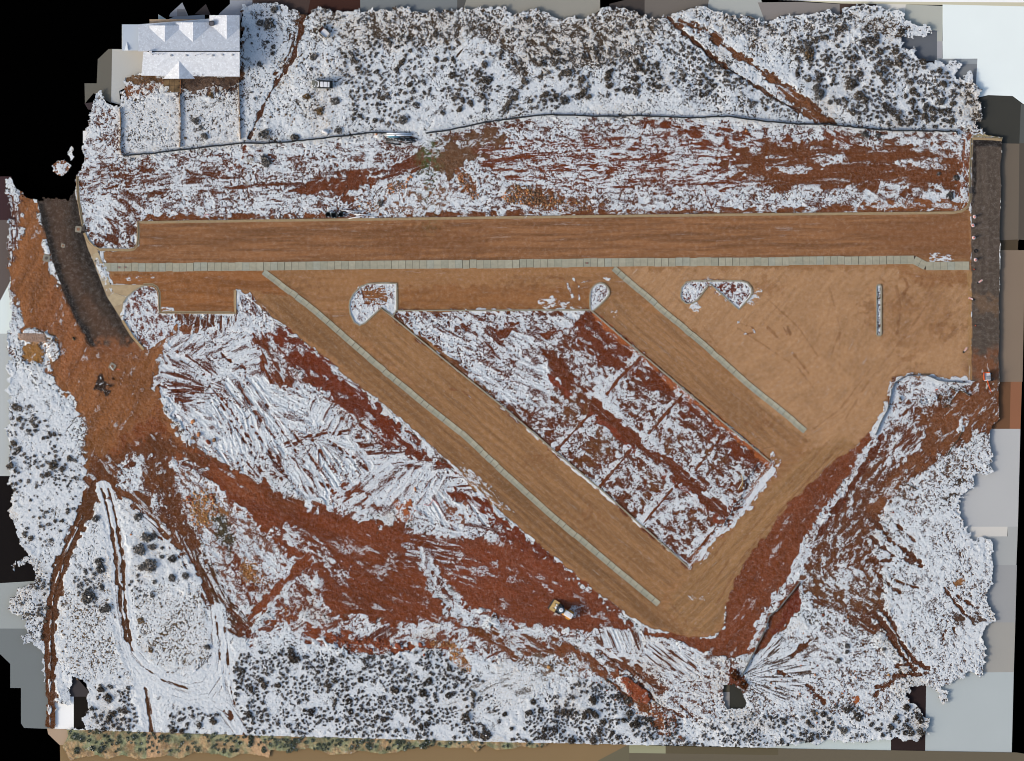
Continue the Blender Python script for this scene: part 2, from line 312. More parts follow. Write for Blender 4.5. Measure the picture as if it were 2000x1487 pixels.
paint(P("860,1060 960,1080 1000,1130 900,1150 870,1110"), 0.2, (110, 54, 32), 15, 3, 6, 30, 14, tuft=0)
paint(P("1000,1060 1060,1090 1120,1150 1100,1180 1020,1120"), 0.1, (112, 58, 38), 30, 3, 9, 30, 14, tuft=0)
paint(P("900,1215 1000,1245 1120,1300 1150,1320 1050,1310 960,1285"), 0.3, (98, 56, 32), 22, 4, 7, 15, 16, amp=.25)
# red slope beside the diagonal road
D1 = P("505,640 555,640 620,690 700,762 800,850 900,935 1000,1025 1100,1108 1060,1090 1000,1058 930,1010 880,985 820,925 760,880 705,835 655,790 600,745 560,715 510,690")
paint(D1, 0.12, (98, 43, 24), 38, 3, 8, 8, 12, tuft=0, var=.2)
# bulldozed snow fan
E1 = P("348,645 352,618 470,615 486,600 510,640 540,690 562,722 600,748 640,785 690,815 712,855 770,885 830,925 900,985 962,1005 950,1035 905,1048 870,1042 835,1022 800,1005 770,990 735,1000 690,985 655,995 625,980 590,960 560,930 520,905 495,925 440,905 405,880 360,825 326,790 305,758 312,715 326,682")
sl, m = paint(E1, 0.80, REDD, 55, 7, 5.5, 8, 14, amp=0.55, tuft=0, gain=.7)
paint(P("350,620 470,618 500,640 470,680 400,720 330,700"), 0.8, REDD, -38, 5, 6, 10, 12, amp=.45, gain=.65)
paint(P("305,740 340,690 420,700 450,740 400,800 350,800"), 0.66, REDD, 12, 7, 6, 15, 12, amp=.4, polar=(470, 770))
paint(P("470,680 510,640 560,720 605,748 560,765 500,730"), 0.34, RED, 60, 4, 6, 12, 16, amp=.3)
paint(P("640,770 720,820 745,850 700,850 650,820"), 0.4, RED, 30, 4, 7, 12, 14, amp=.3)
paint(P("690,840 770,875 860,905 990,945 1000,960 930,970 850,940 760,920 690,880"), 0.62, REDD, -4, 9, 4.5, 12, 14, amp=.4)
paint(P("680,930 760,900 850,920 820,990 760,1010 690,990"), 0.86, REDD, -42, 5, 7, 15, 12, amp=.4)
paint(P("780,960 835,900 870,930 850,975 800,1010"), 0.84, REDD, -55, 6, 6, 10, 12, amp=.4)
paint(P("500,900 560,880 620,920 640,960 600,965 540,930"), 0.62, REDD, 55, 5, 6, 12, 14, amp=.4)
paint(P("640,960 700,940 740,990 700,1000 650,1000"), 0.6, RED, -30, 2, 6, 14, 16)
paint(P("820,870 860,868 880,895 835,905"), 0.8, MIX, 10, 1, 7, 10, 12, amp=.2, gain=.8)
paint(P("775,985 800,975 812,1000 795,1018 778,1005"), 0.3, ORG, -50, 2, 7, 6, 10)
paint(P("800,995 870,1035 920,1018 990,1030 950,1050 880,1050 810,1035"), 0.75, REDD, 12, 9, 5, 10, 12, amp=.35)
paint(P("870,980 905,985 925,1005 890,1030 868,1000"), 0.5, (112, 70, 52), -60, 1, 6, 10, 10, amp=.3)
paint(P("800,1045 880,1055 900,1100 840,1110 790,1080"), 0.35, RED, 10, 8, 4.5, 20, 16, amp=.2)
paint(P("360,820 400,815 425,850 420,880 380,860"), 0.7, (100, 66, 48), 0, 1, 7, 10, 12, amp=.2)
paint(P("460,900 520,880 560,930 500,930"), 0.5, REDD, 55, 5, 6, 12, 12)
paint(P("400,660 470,650 520,700 500,740 430,740"), .84, REDD, -20, 4, 6, 14, 14, amp=.35, gain=.7)
paint(P("520,760 600,755 640,800 600,840 540,820"), .88, REDD, 25, 4, 6, 14, 14, amp=.4, gain=.7)
paint(P("430,820 500,800 540,850 500,890 440,880"), .84, REDD, 75, 6, 5, 12, 12, amp=.45)
paint(P("560,850 640,830 690,870 650,920 590,900"), .84, REDD, 0, 5, 6, 14, 14, amp=.45, polar=(620, 860))
paint(P("330,790 400,790 440,860 400,870 350,830"), .86, REDD, 40, 3, 7, 12, 12, amp=.3)
paint(P("590,780 650,790 700,850 640,850"), .8, REDD, -60, 6, 5, 12, 12, amp=.4)
paint(P("560,870 620,850 680,840"), .5, REDD, w=9, edge=4, rag=8, along=True, el=5, sc=4, hoff=-.2)
for q in (P("560,830 600,880 640,950"), P("520,790 550,840 590,900"), P("490,830 530,890 560,930"), P("470,760 500,810 540,860"), P("430,790 470,850 500,895"), P("610,860 650,920"), P("395,640 440,700 480,720"), P("410,755 450,800 500,880"), P("380,770 330,760 310,752"), P("640,860 700,900 730,930")):
    paint(q, 0.2, REDD, w=3.2, edge=2.5, rag=5, hoff=-.3, ragsc=6)
paint(P("415,622 470,640 500,640"), 0.97, None, w=14, edge=8, rag=6)
# snow spine through the red field and the south bank
paint(P("832,1085 842,1120 858,1150 878,1172 905,1196 940,1210 985,1228 1035,1240"), 0.82, REDD, w=20, edge=6, rag=14, along=True, el=2, sc=6, amp=.3)
paint(P("845,1118 870,1160 920,1196"), 0.2, REDD, w=4, edge=3, rag=5)
paint(P("1000,1232 1040,1220 1110,1232 1180,1225 1150,1255 1100,1258 1010,1250"), 0.8, (96, 54, 36), 15, 3, 7, 8, 12, amp=.35)
paint(P("480,1245 500,1215 560,1195 640,1205 700,1210 740,1222 860,1212 885,1225 930,1250 975,1278 960,1300 900,1268 830,1258 760,1262 700,1262 620,1250 560,1262 500,1270"), 0.62, (100, 54, 36), -20, 2.5, 6, 8, 16, amp=.3)
paint(P("680,1240 740,1215 770,1235 720,1255"), 0.6, REDD, -35, 6, 5, 10, 12, amp=.3)
paint(P("600,1225 660,1235 700,1252 780,1262 830,1255 880,1258 870,1272 800,1268 735,1272 700,1280 660,1262 600,1248"), 0.14, (112, 56, 32), 8, 2, 7, 8, 14, amp=.3)
paint(P("880,1258 905,1275 935,1310 912,1318 885,1290"), 0.25, (146, 100, 62), 50, 1, 6, 8, 12, amp=.4)
paint(P("555,1175 585,1185 590,1205 555,1220 520,1225"), 0.2, (110, 60, 38), 50, 1, 6, 10, 12)
paint(P("500,1255 560,1240 600,1260 620,1285 560,1290 500,1290 465,1280"), 0.95, GREY, 20, 3, 9, 14, 12, tuft=0)
BAND = P("960,1252 1000,1240 1100,1258 1160,1290 1240,1340 1300,1400 1290,1430 1240,1392 1190,1330 1130,1312 1040,1300 985,1285")
paint(BAND, 0.45, (100, 58, 36), 30, 4, 7, 12, 16, amp=.3)
paint(P("1085,1255 1150,1285 1200,1318 1185,1325 1140,1310 1080,1275"), 0.12, (108, 62, 38), 35, 2, 8, 10, 12)
paint(P("1010,1280 1130,1290 1150,1310 1100,1330 1020,1330"), 0.72, (96, 72, 52), 20, 1.5, 7, 14, 14, amp=.3, tuft=.3)
F1 = P("1155,1240 1180,1228 1262,1236 1340,1262 1400,1280 1480,1288 1500,1275 1460,1330 1440,1370 1400,1410 1330,1400 1250,1350 1200,1310 1160,1270")
paint(F1, 0.78, (88, 54, 38), 25, 2, 6, 8, 14, amp=.25, gain=.7)
paint(P("1165,1232 1230,1228 1270,1240 1255,1275 1220,1275 1180,1262"), 0.7, (84, 50, 36), 68, 14, 3.4, 10, 6, amp=.35, o=3)
paint(P("1265,1255 1330,1270 1370,1300 1360,1320 1300,1310 1265,1290"), 0.68, (84, 50, 36), 38, 14, 3.2, 10, 6, amp=.35, o=3)
paint(P("1180,1272 1240,1300 1300,1345 1290,1352 1230,1318 1175,1285"), 0.3, (96, 56, 36), 35, 6, 4, 8, 8, amp=.3)
for q in (P("1185,1280 1230,1312 1250,1335 1275,1360"), P("1240,1310 1270,1335 1300,1345"), P("1250,1340 1290,1380 1360,1410"), P("1330,1380 1365,1412")): paint(q, 0.1, (84, 48, 32), w=4, edge=3, rag=5, hoff=-.3)
paint(P("1207,1310 1230,1325 1262,1350 1274,1366 1268,1378 1240,1368 1222,1345"), 0.02, (126, 62, 38), 40, 1.5, 8, 3, 5, tuft=0, hoff=.6)
paint(P("1268,1360 1310,1400 1330,1440 1300,1440 1275,1400"), 0.45, (116, 66, 42), 50, 1, 6, 12, 14)
# the compacted lot and its apron
paint(LOT, -0.06, TAN, -1, 8, 8, 3, 3, tuft=0, var=.16, o=5)
paint(P("280,432 1000,425 1890,412 1895,505 1500,510 1000,515 500,518 210,520 205,492 262,489 272,480 272,437"), -0.06, (130, 91, 64), -0.8, 16, 4, 4, 2, tuft=0, var=.30, o=5)
paint(P("740,455 900,447 940,460 935,490 850,495 760,492 745,475"), -0.06, (112, 75, 50), -1, 10, 5, 22, 26, tuft=0, var=.2, op=.6)
paint(P("1640,440 1895,430 1895,500 1800,495 1700,470"), -0.06, (122, 82, 56), -1, 12, 7, 50, 16, tuft=0, op=.6)
paint(P("1210,524 1893,526 1897,742 1748,742 1720,822 1640,892 1580,850 1460,740 1380,665 1300,605"), -0.06, (161, 124, 94), -50, 6, 4, 14, 10, tuft=0, var=.12, o=5)
paint(P("1560,620 1700,560 1860,620 1890,735 1740,745 1700,840 1600,900 1480,800 1440,700"), -0.06, (161, 124, 94), 0, 7, 4, 60, 20, tuft=0, var=.15, o=5, polar=(1420, 560), arc=True)
paint(P("1750,520 1893,530 1895,560 1800,560 1760,545"), -0.06, (138, 98, 68), 10, 6, 8, 20, 12, tuft=0)
paint(P("1720,560 1860,560 1860,660 1760,680 1700,640"), -0.06, (150, 113, 84), -60, 2, 10, 40, 20, tuft=0, var=.18)
paint(P("1480,1070 1580,980 1680,880 1640,850 1560,900 1480,980 1400,1060 1350,1115 1300,1180 1350,1240 1400,1230"), -0.06, (143, 108, 77), -45, 9, 4, 16, 8, tuft=0, var=.2, o=5)
paint(P("560,545 900,848 1285,1180 1340,1240 1250,1215 1000,1015 800,828 640,690 500,590"), -0.06, (128, 94, 66), 40, 14, 4, 5, 4, tuft=0, var=.28, o=5)
paint(P("770,630 1000,812 1345,1110 1290,1170 1000,930 800,745 690,640"), -0.06, (139, 103, 73), 41, 14, 4, 8, 5, tuft=0, var=.24, o=5)
paint(P("1165,610 1200,580 1300,620 1500,800 1580,860 1520,900 1400,800 1250,690"), -0.06, (141, 105, 76), 41, 12, 4, 8, 5, tuft=0, var=.22, o=5)
paint(P("215,535 500,528 600,580 460,565 460,608 315,608 308,562 225,554"), -0.06, (132, 88, 56), 0, 8, 5, 6, 4, tuft=0, var=.26, o=5)
paint(P("790,560 1150,560 1150,604 780,604"), -0.06, (134, 92, 60), 0, 4, 7, 10, 8, tuft=0, var=.16, o=5)
for q, D in ((P("1055,590 1080,582 1130,590 1135,602 1070,604"), .7), (P("1180,600 1205,605 1208,618 1190,618"), .5), (P("1165,535 1190,540 1188,548 1168,542"), .5), (P("1455,560 1485,570 1480,600 1455,605 1468,580"), .5), (P("1348,592 1366,594 1364,608 1352,608"), .8), (P("1808,500 1860,498 1865,508 1815,510"), .55), (P("895,900 960,950 1000,1000 960,985 905,935"), .35), (P("860,895 880,905 900,930 880,925"), .2), (P("700,560 756,560 756,596 712,594"), .35), (P("1345,1165 1385,1158 1380,1172 1350,1178"), .3), (P("318,604 336,606 334,609 316,609"), .8), (P("1400,1225 1412,1240 1404,1250"), .7), (P("240,542 300,542 300,545 240,545"), .4)):
    paint(q, D*.72, None, 40 if D < .4 else 0, 3, 4, 5, 8, gain=.85)
for q in (P("1120,545 1130,560 1132,585"), P("1108,555 1118,580"), P("1155,548 1135,552 1125,562"), P("880,760 905,765 920,778"), P("1440,630 1470,640 1475,650 1440,655")): paint(q, .3, (118, 80, 54), w=3, edge=3, rag=6, along=True)
for q in (P("390,575 370,560 365,548"), P("430,575 425,560 435,545"), P("640,600 655,640"), P("870,765 890,757 915,768 925,782"), P("1070,540 1100,545 1115,565 1105,585"), P("1500,640 1540,680 1580,730"), P("1860,560 1840,540")): paint(q, .01, (122, 82, 54), w=3, edge=4, rag=6, op=.6)
for q, wd, c_ in ((P("1440,640 1500,680 1560,720 1590,760"), 2, .5), (P("1300,560 1360,620 1420,700"), 2, .3), (P("1500,585 1560,640 1600,700"), 1.6, .5), (P("1620,560 1640,640 1640,720"), 2, .35), (P("1750,560 1760,600 1752,650"), 4, .5), (P("1768,545 1775,560 1765,575"), 5, .7), (P("1720,545 1730,552 1742,548"), 4, .6), (P("1640,650 1625,690"), 3, .5), (P("1530,640 1536,652"), 4, .7), (P("1538,640 1544,654"), 4, .7), (P("1860,540 1820,580 1780,640 1700,740 1650,820"), 3, .35), (P("1880,600 1800,660 1730,740 1690,800"), 3, .3), (P("1480,880 1560,860 1640,800 1700,720"), 2.5, .4), (P("1400,1180 1450,1090 1540,980 1640,870"), 3, .5), (P("1380,1160 1440,1070 1530,960 1620,860"), 2.5, .4), (P("1360,1140 1420,1050 1500,950"), 2.5, .4), (P("1310,1180 1350,1225 1380,1240"), 3, .4), (P("700,650 800,740 900,820"), 2, .3), (P("1200,640 1300,720 1400,800"), 2, .3)):
    paint(q, -.06, (118, 80, 54), w=wd, edge=2, rag=2, op=c_, var=.3)
for cx_, cy_, rx_, ry_ in ((1770, 600, 30, 14), (1850, 640, 26, 20), (1700, 600, 20, 30), (1820, 560, 24, 10), (1500, 560, 26, 12), (1480, 830, 20, 14), (1780, 700, 20, 10), (850, 580, 40, 10), (1000, 560, 50, 12), (600, 560, 30, 14), (1050, 900, 24, 16), (1150, 1010, 24, 14)):
    paint([(cx_-rx_, cy_), (cx_, cy_-ry_), (cx_+rx_, cy_), (cx_, cy_+ry_)], -.06, (128, 90, 62), -50, 3, 5, 12, 22, op=.5, var=.3, ragsc=9)
# lot island
paint(ISL, 0.52, (88, 46, 27), 40, 1.5, 8, 3, 2, amp=.12, tuft=0, gain=.7, var=.2)
paint(P("778,612 1150,610 1120,640 1075,660 1060,690 1090,735 1060,790 1010,800 985,792 930,740 870,690"), 0.78, REDD, 28, 3.5, 6, 8, 12, amp=.35, gain=.7)
paint(P("762,613 880,700 985,797 960,765 925,745 850,690 800,650"), 0.1, (98, 60, 38), 40, 3, 6, 6, 10)
paint(P("945,655 965,640 1010,628 1010,645 985,668 950,668"), 0.08, RED, -25, 2, 7, 8, 10)
paint(P("1060,655 1085,643 1125,638 1125,644 1090,650 1072,662"), 0.1, RED, -10, 3, 6, 5, 6)
paint(P("900,635 960,640 1000,700 960,700"), 0.6, REDD, 40, 6, 5, 16, 12, amp=.3)
paint(P("1128,640 1158,612 1250,690 1340,768 1430,850 1500,912 1480,925 1420,880 1330,800 1250,745 1200,725 1140,690 1125,660"), 0.1, (96, 45, 24), 40, 3, 9, 8, 14, tuft=0)
paint(P("1160,614 1300,738 1505,908"), 0.15, ORG, w=9, edge=5, rag=8, along=True, el=4, sc=5)
paint(P("1172,640 1240,690 1330,768 1420,845"), .5, None, w=4, edge=3, rag=6, along=True, el=6, sc=4)
paint(P("1060,688 1085,690 1130,740 1200,800 1290,880 1370,950 1450,1000 1425,1025 1390,1005 1300,930 1240,880 1150,800 1080,730"), 0.06, (92, 46, 27), 41, 6, 5, 8, 8)
paint(P("1070,730 1120,780 1160,815 1200,845 1236,880"), -.1, (116, 54, 36), w=9, edge=4, rag=5)
paint(P("1300,930 1360,975 1408,1022"), 0.25, (116, 58, 40), w=9, edge=4, rag=6)
paint(P("1160,770 1210,810 1270,862 1330,910 1390,960 1440,1000"), 0.98, None, w=13, edge=7, rag=9, along=True, el=4, sc=6)
paint(P("1240,885 1300,925 1360,972"), 0.8, None, w=10, edge=6, rag=10, along=True, el=4, sc=6)
paint(P("995,800 1088,882 1175,955 1260,1028 1345,1102"), 0.15, (88, 48, 32), w=12, edge=5, rag=7, along=True, el=4, sc=6)
paint(P("1010,822 1088,888 1175,962 1260,1035 1335,1098"), 0.75, None, w=4, edge=3, rag=6, along=True, el=5, sc=5)
for a, b, c, d in ((1150, 812, 1086, 880), (1232, 880, 1172, 950), (1314, 955, 1257, 1022), (1402, 1028, 1348, 1092), (1207, 742, 1184, 772), (1250, 700, 1207, 742), (1332, 772, 1268, 846), (1414, 847, 1358, 918)):
    paint([(a-7, b-2), (c-6, d-6)], 0.99, None, w=11, edge=6, rag=9)
    paint([(a+8, b+6), (c+8, d+2)], 0.75, None, w=9, edge=7, rag=12)
    paint([(a, b), (c, d)], -.3, (100, 52, 30), w=4.2, edge=1.5, rag=1.5, hoff=.2)
for q in (P("1120,760 1150,790 1120,830 1090,800"), P("1170,840 1200,870 1180,900 1150,880"), P("1260,920 1285,950 1250,975"), P("1330,1000 1370,1010 1350,1040"), P("1290,830 1320,850 1300,880"), P("1380,890 1410,900 1400,930 1380,910"), P("1180,870 1150,920 1130,900")): paint(q, 0.22, (98, 60, 36), 40, 1.5, 8, 14, 18)
paint(P("1105,700 1135,720 1200,760 1180,775 1140,750"), .72, None, 45, 2, 7, 10, 12)
paint(P("1505,890 1520,900 1515,925 1470,985 1440,1012 1350,1108 1345,1095 1420,1010 1460,960 1480,930"), 0.8, (128, 78, 48), -52, 4, 6, 7, 12, amp=.25)
paint(P("1490,955 1420,1030 1350,1100"), 0.93, None, w=5, edge=4, rag=8, along=True, el=5, sc=5)
paint(P("1440,970 1400,1030 1420,1030 1450,990"), .4, RED, -50, 1, 6, 8, 12)
# small planted islands
I_A = P("246,600 250,582 262,568 278,562 296,561 306,570 309,612 345,614 346,632 330,655 300,678 288,684 262,655 240,628")
I_B = P("682,600 683,588 690,574 704,560 720,554 752,553 775,554 775,604 768,618 745,601 712,632 702,636 692,630 684,614")
I_C = P("1152,606 1152,572 1158,560 1168,553 1178,553 1188,562 1191,572 1186,582 1158,609")
I_D = P("1329,578 1331,562 1340,552 1352,549 1448,549 1460,553 1468,563 1469,573 1464,582 1443,605 1386,554 1362,586 1352,593 1340,593 1331,586")
I_E = P("1712,560 1714,557 1719,557 1721,560 1721,653 1719,656 1714,656 1712,653")
paint(I_A, 0.72, (98, 52, 38), 50, 1.5, 7, 3, 2, amp=.25, gain=.7)
paint(I_B, 0.86, (98, 52, 38), 80, 2, 7, 3, 1, amp=.2, gain=.7)
paint(P("706,563 753,558 755,594 712,593"), 0.25, (128, 84, 54), 2, 12, 3.5, 3, 3)
paint(P("706,563 712,593 756,595"), 0.03, (92, 52, 34), w=3, edge=2, rag=2)
paint(I_C, 0.9, (98, 52, 38), 20, 1, 6, 3, 1, gain=.8); paint(I_D, 0.84, (98, 48, 36), 20, 1, 6, 3, 1, gain=.8)
paint(P("1375,552 1400,551 1440,560 1425,585"), .6, (98, 48, 36), 30, 1, 5, 10, 8)
paint(I_E, 0.62, (80, 56, 44), 90, 1, 5, 2, 0, gain=.8)
paint(P("462,568 480,570 505,598 550,640 505,645 462,640"), 0.82, REDD, 80, 3, 6, 6, 8, amp=.25)
paint(P("490,580 540,630 620,695 700,760 730,790"), 0.6, None, w=5, edge=4, rag=12, along=True, el=5, sc=5)
paint(P("735,782 800,838 880,905 940,965 1000,1025"), 0.8, None, w=3, edge=3, rag=6, along=True, el=5, sc=5)
paint(P("340,614 395,614 400,640 360,650"), .2, (112, 66, 40), -70, 4, 6, 8, 10)
paint(P("350,618 460,616 465,640 400,650"), .55, MIX, 90, 5, 5, 10, 12)
# red strip and berm east of the lot
G1 = P("1712,826 1735,795 1708,858 1668,918 1610,990 1570,1058 1550,1128 1562,1165 1558,1195 1520,1240 1490,1270 1455,1283 1400,1283 1330,1252 1262,1238 1300,1234 1345,1248 1398,1244 1414,1225 1416,1190 1445,1112 1482,1064 1540,984 1640,894 1690,856")
paint(G1, 0.01, (108, 58, 36), -55, 2, 12, 5, 5, tuft=0, var=.2, o=5)
paint(P("1560,1120 1545,1170 1490,1270 1520,1235 1558,1195 1566,1160"), .02, (100, 46, 32), -60, 2, 9, 5, 6, tuft=0)
EB = P("1746,742 1800,738 1880,746 1950,752 1952,825 1935,840 1890,865 1840,900 1790,930 1765,965 1740,985 1715,1020 1700,1060 1722,1110 1722,1180 1700,1220 1640,1190 1590,1150 1560,1130 1560,1090 1600,1030 1660,960 1700,890 1730,820")
paint(EB, 0.3, (92, 54, 34), -55, 2, 7, 8, 10, tuft=0, amp=.12, gain=.7)
paint(P("1745,742 1800,736 1882,748 1880,765 1830,770 1815,800 1780,808 1770,790 1750,840 1725,860 1735,800"), 0.8, (96, 58, 42), 20, 1.5, 7, 6, 10, tuft=0)
paint(P("1860,790 1890,770 1950,758 1950,825 1900,850 1830,890 1770,930 1720,1000 1695,1000 1740,930 1790,880 1800,850 1780,815 1830,805"), 0.07, (108, 66, 42), -48, 3, 10, 12, 14, tuft=0, var=.22)
paint(P("1770,790 1800,830 1790,880 1740,900 1700,900 1740,860 1750,810"), 0.52, (92, 52, 34), -50, 2.5, 7, 10, 16, tuft=0)
paint(P("1690,900 1740,900 1700,960 1660,1020 1620,1060 1600,1060 1650,970"), 0.35, (92, 54, 34), -60, 2.5, 7, 10, 16, tuft=0)
paint(P("1870,825 1885,820 1882,840 1872,842"), .85, None, rag=8, edge=4)
paint(P("1560,1130 1600,1110 1640,1130 1715,1130 1718,1180 1690,1195 1640,1190 1590,1180"), 0.3, (92, 58, 36), 35, 2, 7, 10, 12)
paint(P("1610,1120 1660,1100 1700,1130 1690,1170 1640,1160"), .6, None, 50, 2, 7, 12, 16)
paint(P("1590,1170 1640,1190 1700,1215 1745,1245 1700,1235 1640,1210"), .3, (86, 50, 32), 30, 8, 4.5, 8, 12)
paint(P("1880,746 1800,740 1762,742 1748,752 1738,790 1722,832 1692,885 1640,960 1590,1040 1548,1122 1500,1195 1462,1270"), 0.93, (90, 48, 30), w=15, edge=6, rag=9, along=True, el=2, sc=5, amp=.15)
paint(P("1725,850 1690,910 1640,985 1600,1040"), 0.0, REDD, w=9, edge=4, rag=5, along=True, el=4, sc=5)
# far east snow field with tyre tracks
paint(P("1840,900 1930,850 1935,930 1890,960 1870,1000 1900,1060 1940,1110 1930,1200 1920,1310 1850,1340 1800,1330 1760,1250 1735,1180 1725,1110 1710,1050 1760,985"), 0.9, (78, 54, 40), 60, 2, 6, 12, 14, tuft=.15, gain=.72)
paint(P("1760,950 1900,870 1935,860 1880,940 1830,960 1800,1010 1750,1000"), 0.74, (84, 58, 40), 60, 1, 6, 25, 14, tuft=.4, gain=.72)
paint(P("1850,950 1880,940 1870,985 1840,990"), .55, (60, 46, 36), 20, 1, 6, 20, 16, tuft=.1)
paint(P("1560,1230 1640,1210 1700,1240 1750,1300 1760,1330 1700,1400 1600,1400 1480,1400 1460,1340 1500,1280"), 0.8, (82, 56, 42), 30, 1.5, 6, 16, 16, tuft=.2, gain=.74, amp=.2)
paint(P("1480,1300 1540,1260 1600,1300 1560,1350 1500,1350"), 0.72, (70, 50, 40), 60, 5, 3.5, 16, 10, polar=(1445, 1325), tuft=0, o=4)
paint(P("1450,1310 1520,1240 1600,1330 1520,1380 1460,1350"), 0.74, (70, 50, 40), 60, 8, 3.5, 20, 8, polar=(1442, 1325), tuft=0, o=4)
paint(P("1860,1200 1895,1190 1940,1200 1930,1222 1870,1215 1840,1205"), .6, (70, 50, 40), 30, 3, 6, 10, 12)
for q, wd in ((P("1700,1010 1740,1056 1795,1096"), 5), (P("1700,1050 1745,1085 1800,1108"), 5), (P("1695,1097 1760,1096 1796,1094"), 5), (P("1712,1120 1730,1135 1755,1158"), 3.5), (P("1716,1150 1745,1172"), 3.5), (P("1715,1180 1742,1216 1762,1262 1785,1290 1812,1305"), 5), (P("1705,1195 1735,1225 1755,1270 1778,1300 1800,1318"), 5), (P("1690,1188 1745,1240"), 4), (P("1800,1292 1775,1298 1750,1302"), 4), (P("1812,1315 1770,1318 1748,1322 1736,1338 1710,1356"), 5), (P("1735,1338 1710,1342"), 3), (P("1578,1340 1596,1358 1612,1374"), 5), (P("1548,1278 1585,1250"), 6), (P("1520,1312 1545,1322"), 3), (P("1845,1150 1880,1195 1900,1210"), 2.5), (P("1870,1165 1910,1190"), 2.5), (P("1850,1215 1840,1260"), 2.5), (P("1745,1020 1790,1060"), 3), (P("1740,1130 1795,1150"), 2.5), (P("1735,1240 1750,1262"), 4)):
    paint(q, -.1, (78, 43, 25), w=wd+1.5, edge=2.5, rag=4, hoff=-.1, ragsc=8)
paint(P("1862,1138 1880,1132 1880,1145 1868,1150"), .1, (128, 88, 56), rag=6, edge=3)
paint(P("1860,1226 1868,1222 1866,1234 1860,1234"), .02, DK, rag=2, edge=2)
paint(P("1425,1305 1440,1310 1455,1320 1463,1335 1458,1352 1445,1345 1422,1338"), 0.03, (92, 44, 24), 60, 1, 4, 4, 8, tuft=0)
paint(P("1665,1362 1675,1360 1680,1372 1670,1375"), .05, ORG, rag=3, edge=2)
# southern scrub and pale clearings
paint(P("110,1150 220,1150 230,1250 250,1330 170,1330 118,1300"), 0.95, (96, 78, 60), 60, 1, 6, 20, 15, tuft=.42, gain=.76)
paint(P("255,1160 400,1150 425,1230 415,1300 380,1330 310,1310 262,1250"), 0.95, (96, 80, 62), 60, 1, 6, 20, 15, tuft=.48, gain=.76)
paint(P("460,1270 960,1290 1000,1440 480,1430"), 0.95, (70, 58, 48), 20, 1, 7, 25, 14, tuft=.05)
paint(P("850,1380 1000,1300 1090,1330 1040,1360 960,1400 880,1410"), 0.9, (88, 76, 64), -15, 3, 7, 20, 14, tuft=.5, gain=.75)
paint(P("120,1000 160,985 200,1000 215,1090 130,1140 120,1080"), 0.93, GREY, 60, 1, 7, 10, 10, tuft=.3)
paint(P("20,700 160,820 165,940 110,1120 40,1050"), 0.95, GREY, 30, 1, 8, 20, 10, tuft=.1)
paint(P("250,1340 460,1300 480,1420 280,1420"), .96, GREY, 30, 1, 8, 20, 10, tuft=0)
# tracks to the south-west
TR1 = P("190,955 172,985 155,1025 135,1070 118,1110 108,1150 100,1200 97,1260 97,1340 98,1424")
paint(TR1, -.05, (82, 50, 30), w=26, edge=5, rag=6, along=True, el=10, sc=4, hoff=-.2, tuft=0)
paint(P("160,1010 145,1040 125,1090 108,1150"), .6, None, w=3.5, edge=3, rag=7, along=True, el=4, sc=3)
paint(P("145,1040 120,1100 103,1170 98,1250 97,1330"), .35, None, w=3, edge=3, rag=3, along=True, el=6, sc=3)
paint(P("97,1330 97,1424"), .75, None, w=4, edge=3, rag=6, along=True, el=4, sc=3)
TR2 = P("205,955 216,990 225,1040 232,1085 236,1140 240,1190 250,1250 268,1300 285,1345 292,1390 296,1428")
paint(TR2, 0.97, (84, 52, 34), w=36, edge=8, rag=5, along=True, el=20, sc=3.5, tuft=0, amp=.1, hoff=-.1)
for off, D, q in ((-7, .1, TR2[:5]), (6, .08, TR2[:5]), (-3, .25, TR2[4:7]), (5, .2, TR2[4:7]), (1, .45, TR2[6:9]), (-1, .22, TR2[8:])):
    paint([(a+off, b) for a, b in q], D-.25, DK, w=6, edge=3, rag=2.5, along=True, el=14, sc=3, hoff=-.2)
TR3 = P("330,960 345,1010 365,1060 385,1100 402,1130 425,1175 455,1210 475,1225")
paint(TR3, 0.3, (84, 48, 30), w=34, edge=8, rag=12, along=True, el=10, sc=4, hoff=-.1, tuft=0)
paint(P("318,905 335,980 352,1030 372,1062"), 0.05, (90, 52, 30), w=28, edge=7, rag=10, hoff=-.1, tuft=0)
paint(P("380,1080 398,1125 425,1180 458,1215"), 0.15, DK, w=6, edge=3, rag=7, along=True, el=8, sc=3)
paint(P("395,1075 420,1130 450,1180 480,1212"), 0.2, DK, w=5, edge=3, rag=7, along=True, el=8, sc=3)
paint(P("472,1225 482,1238"), 0.05, REDD, w=14, edge=4, rag=7)
TR4 = P("425,1195 430,1250 436,1310 440,1350 452,1390 475,1432"); TR5 = P("270,1290 300,1325 350,1345 400,1362 440,1385 470,1430"); TR6 = P("432,1270 428,1310 405,1345 370,1352 330,1340 300,1322")
for T, D in ((TR4, .93), (TR5, .93), (TR6, .95)): paint(T, D, (84, 56, 40), w=40, edge=10, rag=5, along=True, el=24, sc=3, tuft=0, hoff=-.1)
paint([(a-4, b) for a, b in TR4[:4]], .4, DK, w=3, edge=2, rag=5, along=True, el=6, sc=3); paint([(a+11, b) for a, b in TR4[:5]], .4, DK, w=3, edge=2, rag=5, along=True, el=6, sc=3)
paint(P("275,1300 320,1330 365,1345"), .4, DK, w=3, edge=2, rag=6, along=True, el=6, sc=3)
paint(P("443,1385 460,1410 478,1434"), .12, (80, 46, 30), w=10, edge=5, rag=8, along=True, el=6, sc=3)
paint(P("215,975 250,990 300,1030 345,1080 375,1110"), .7, MIX, w=9, edge=6, rag=10, along=True, el=6, sc=4)
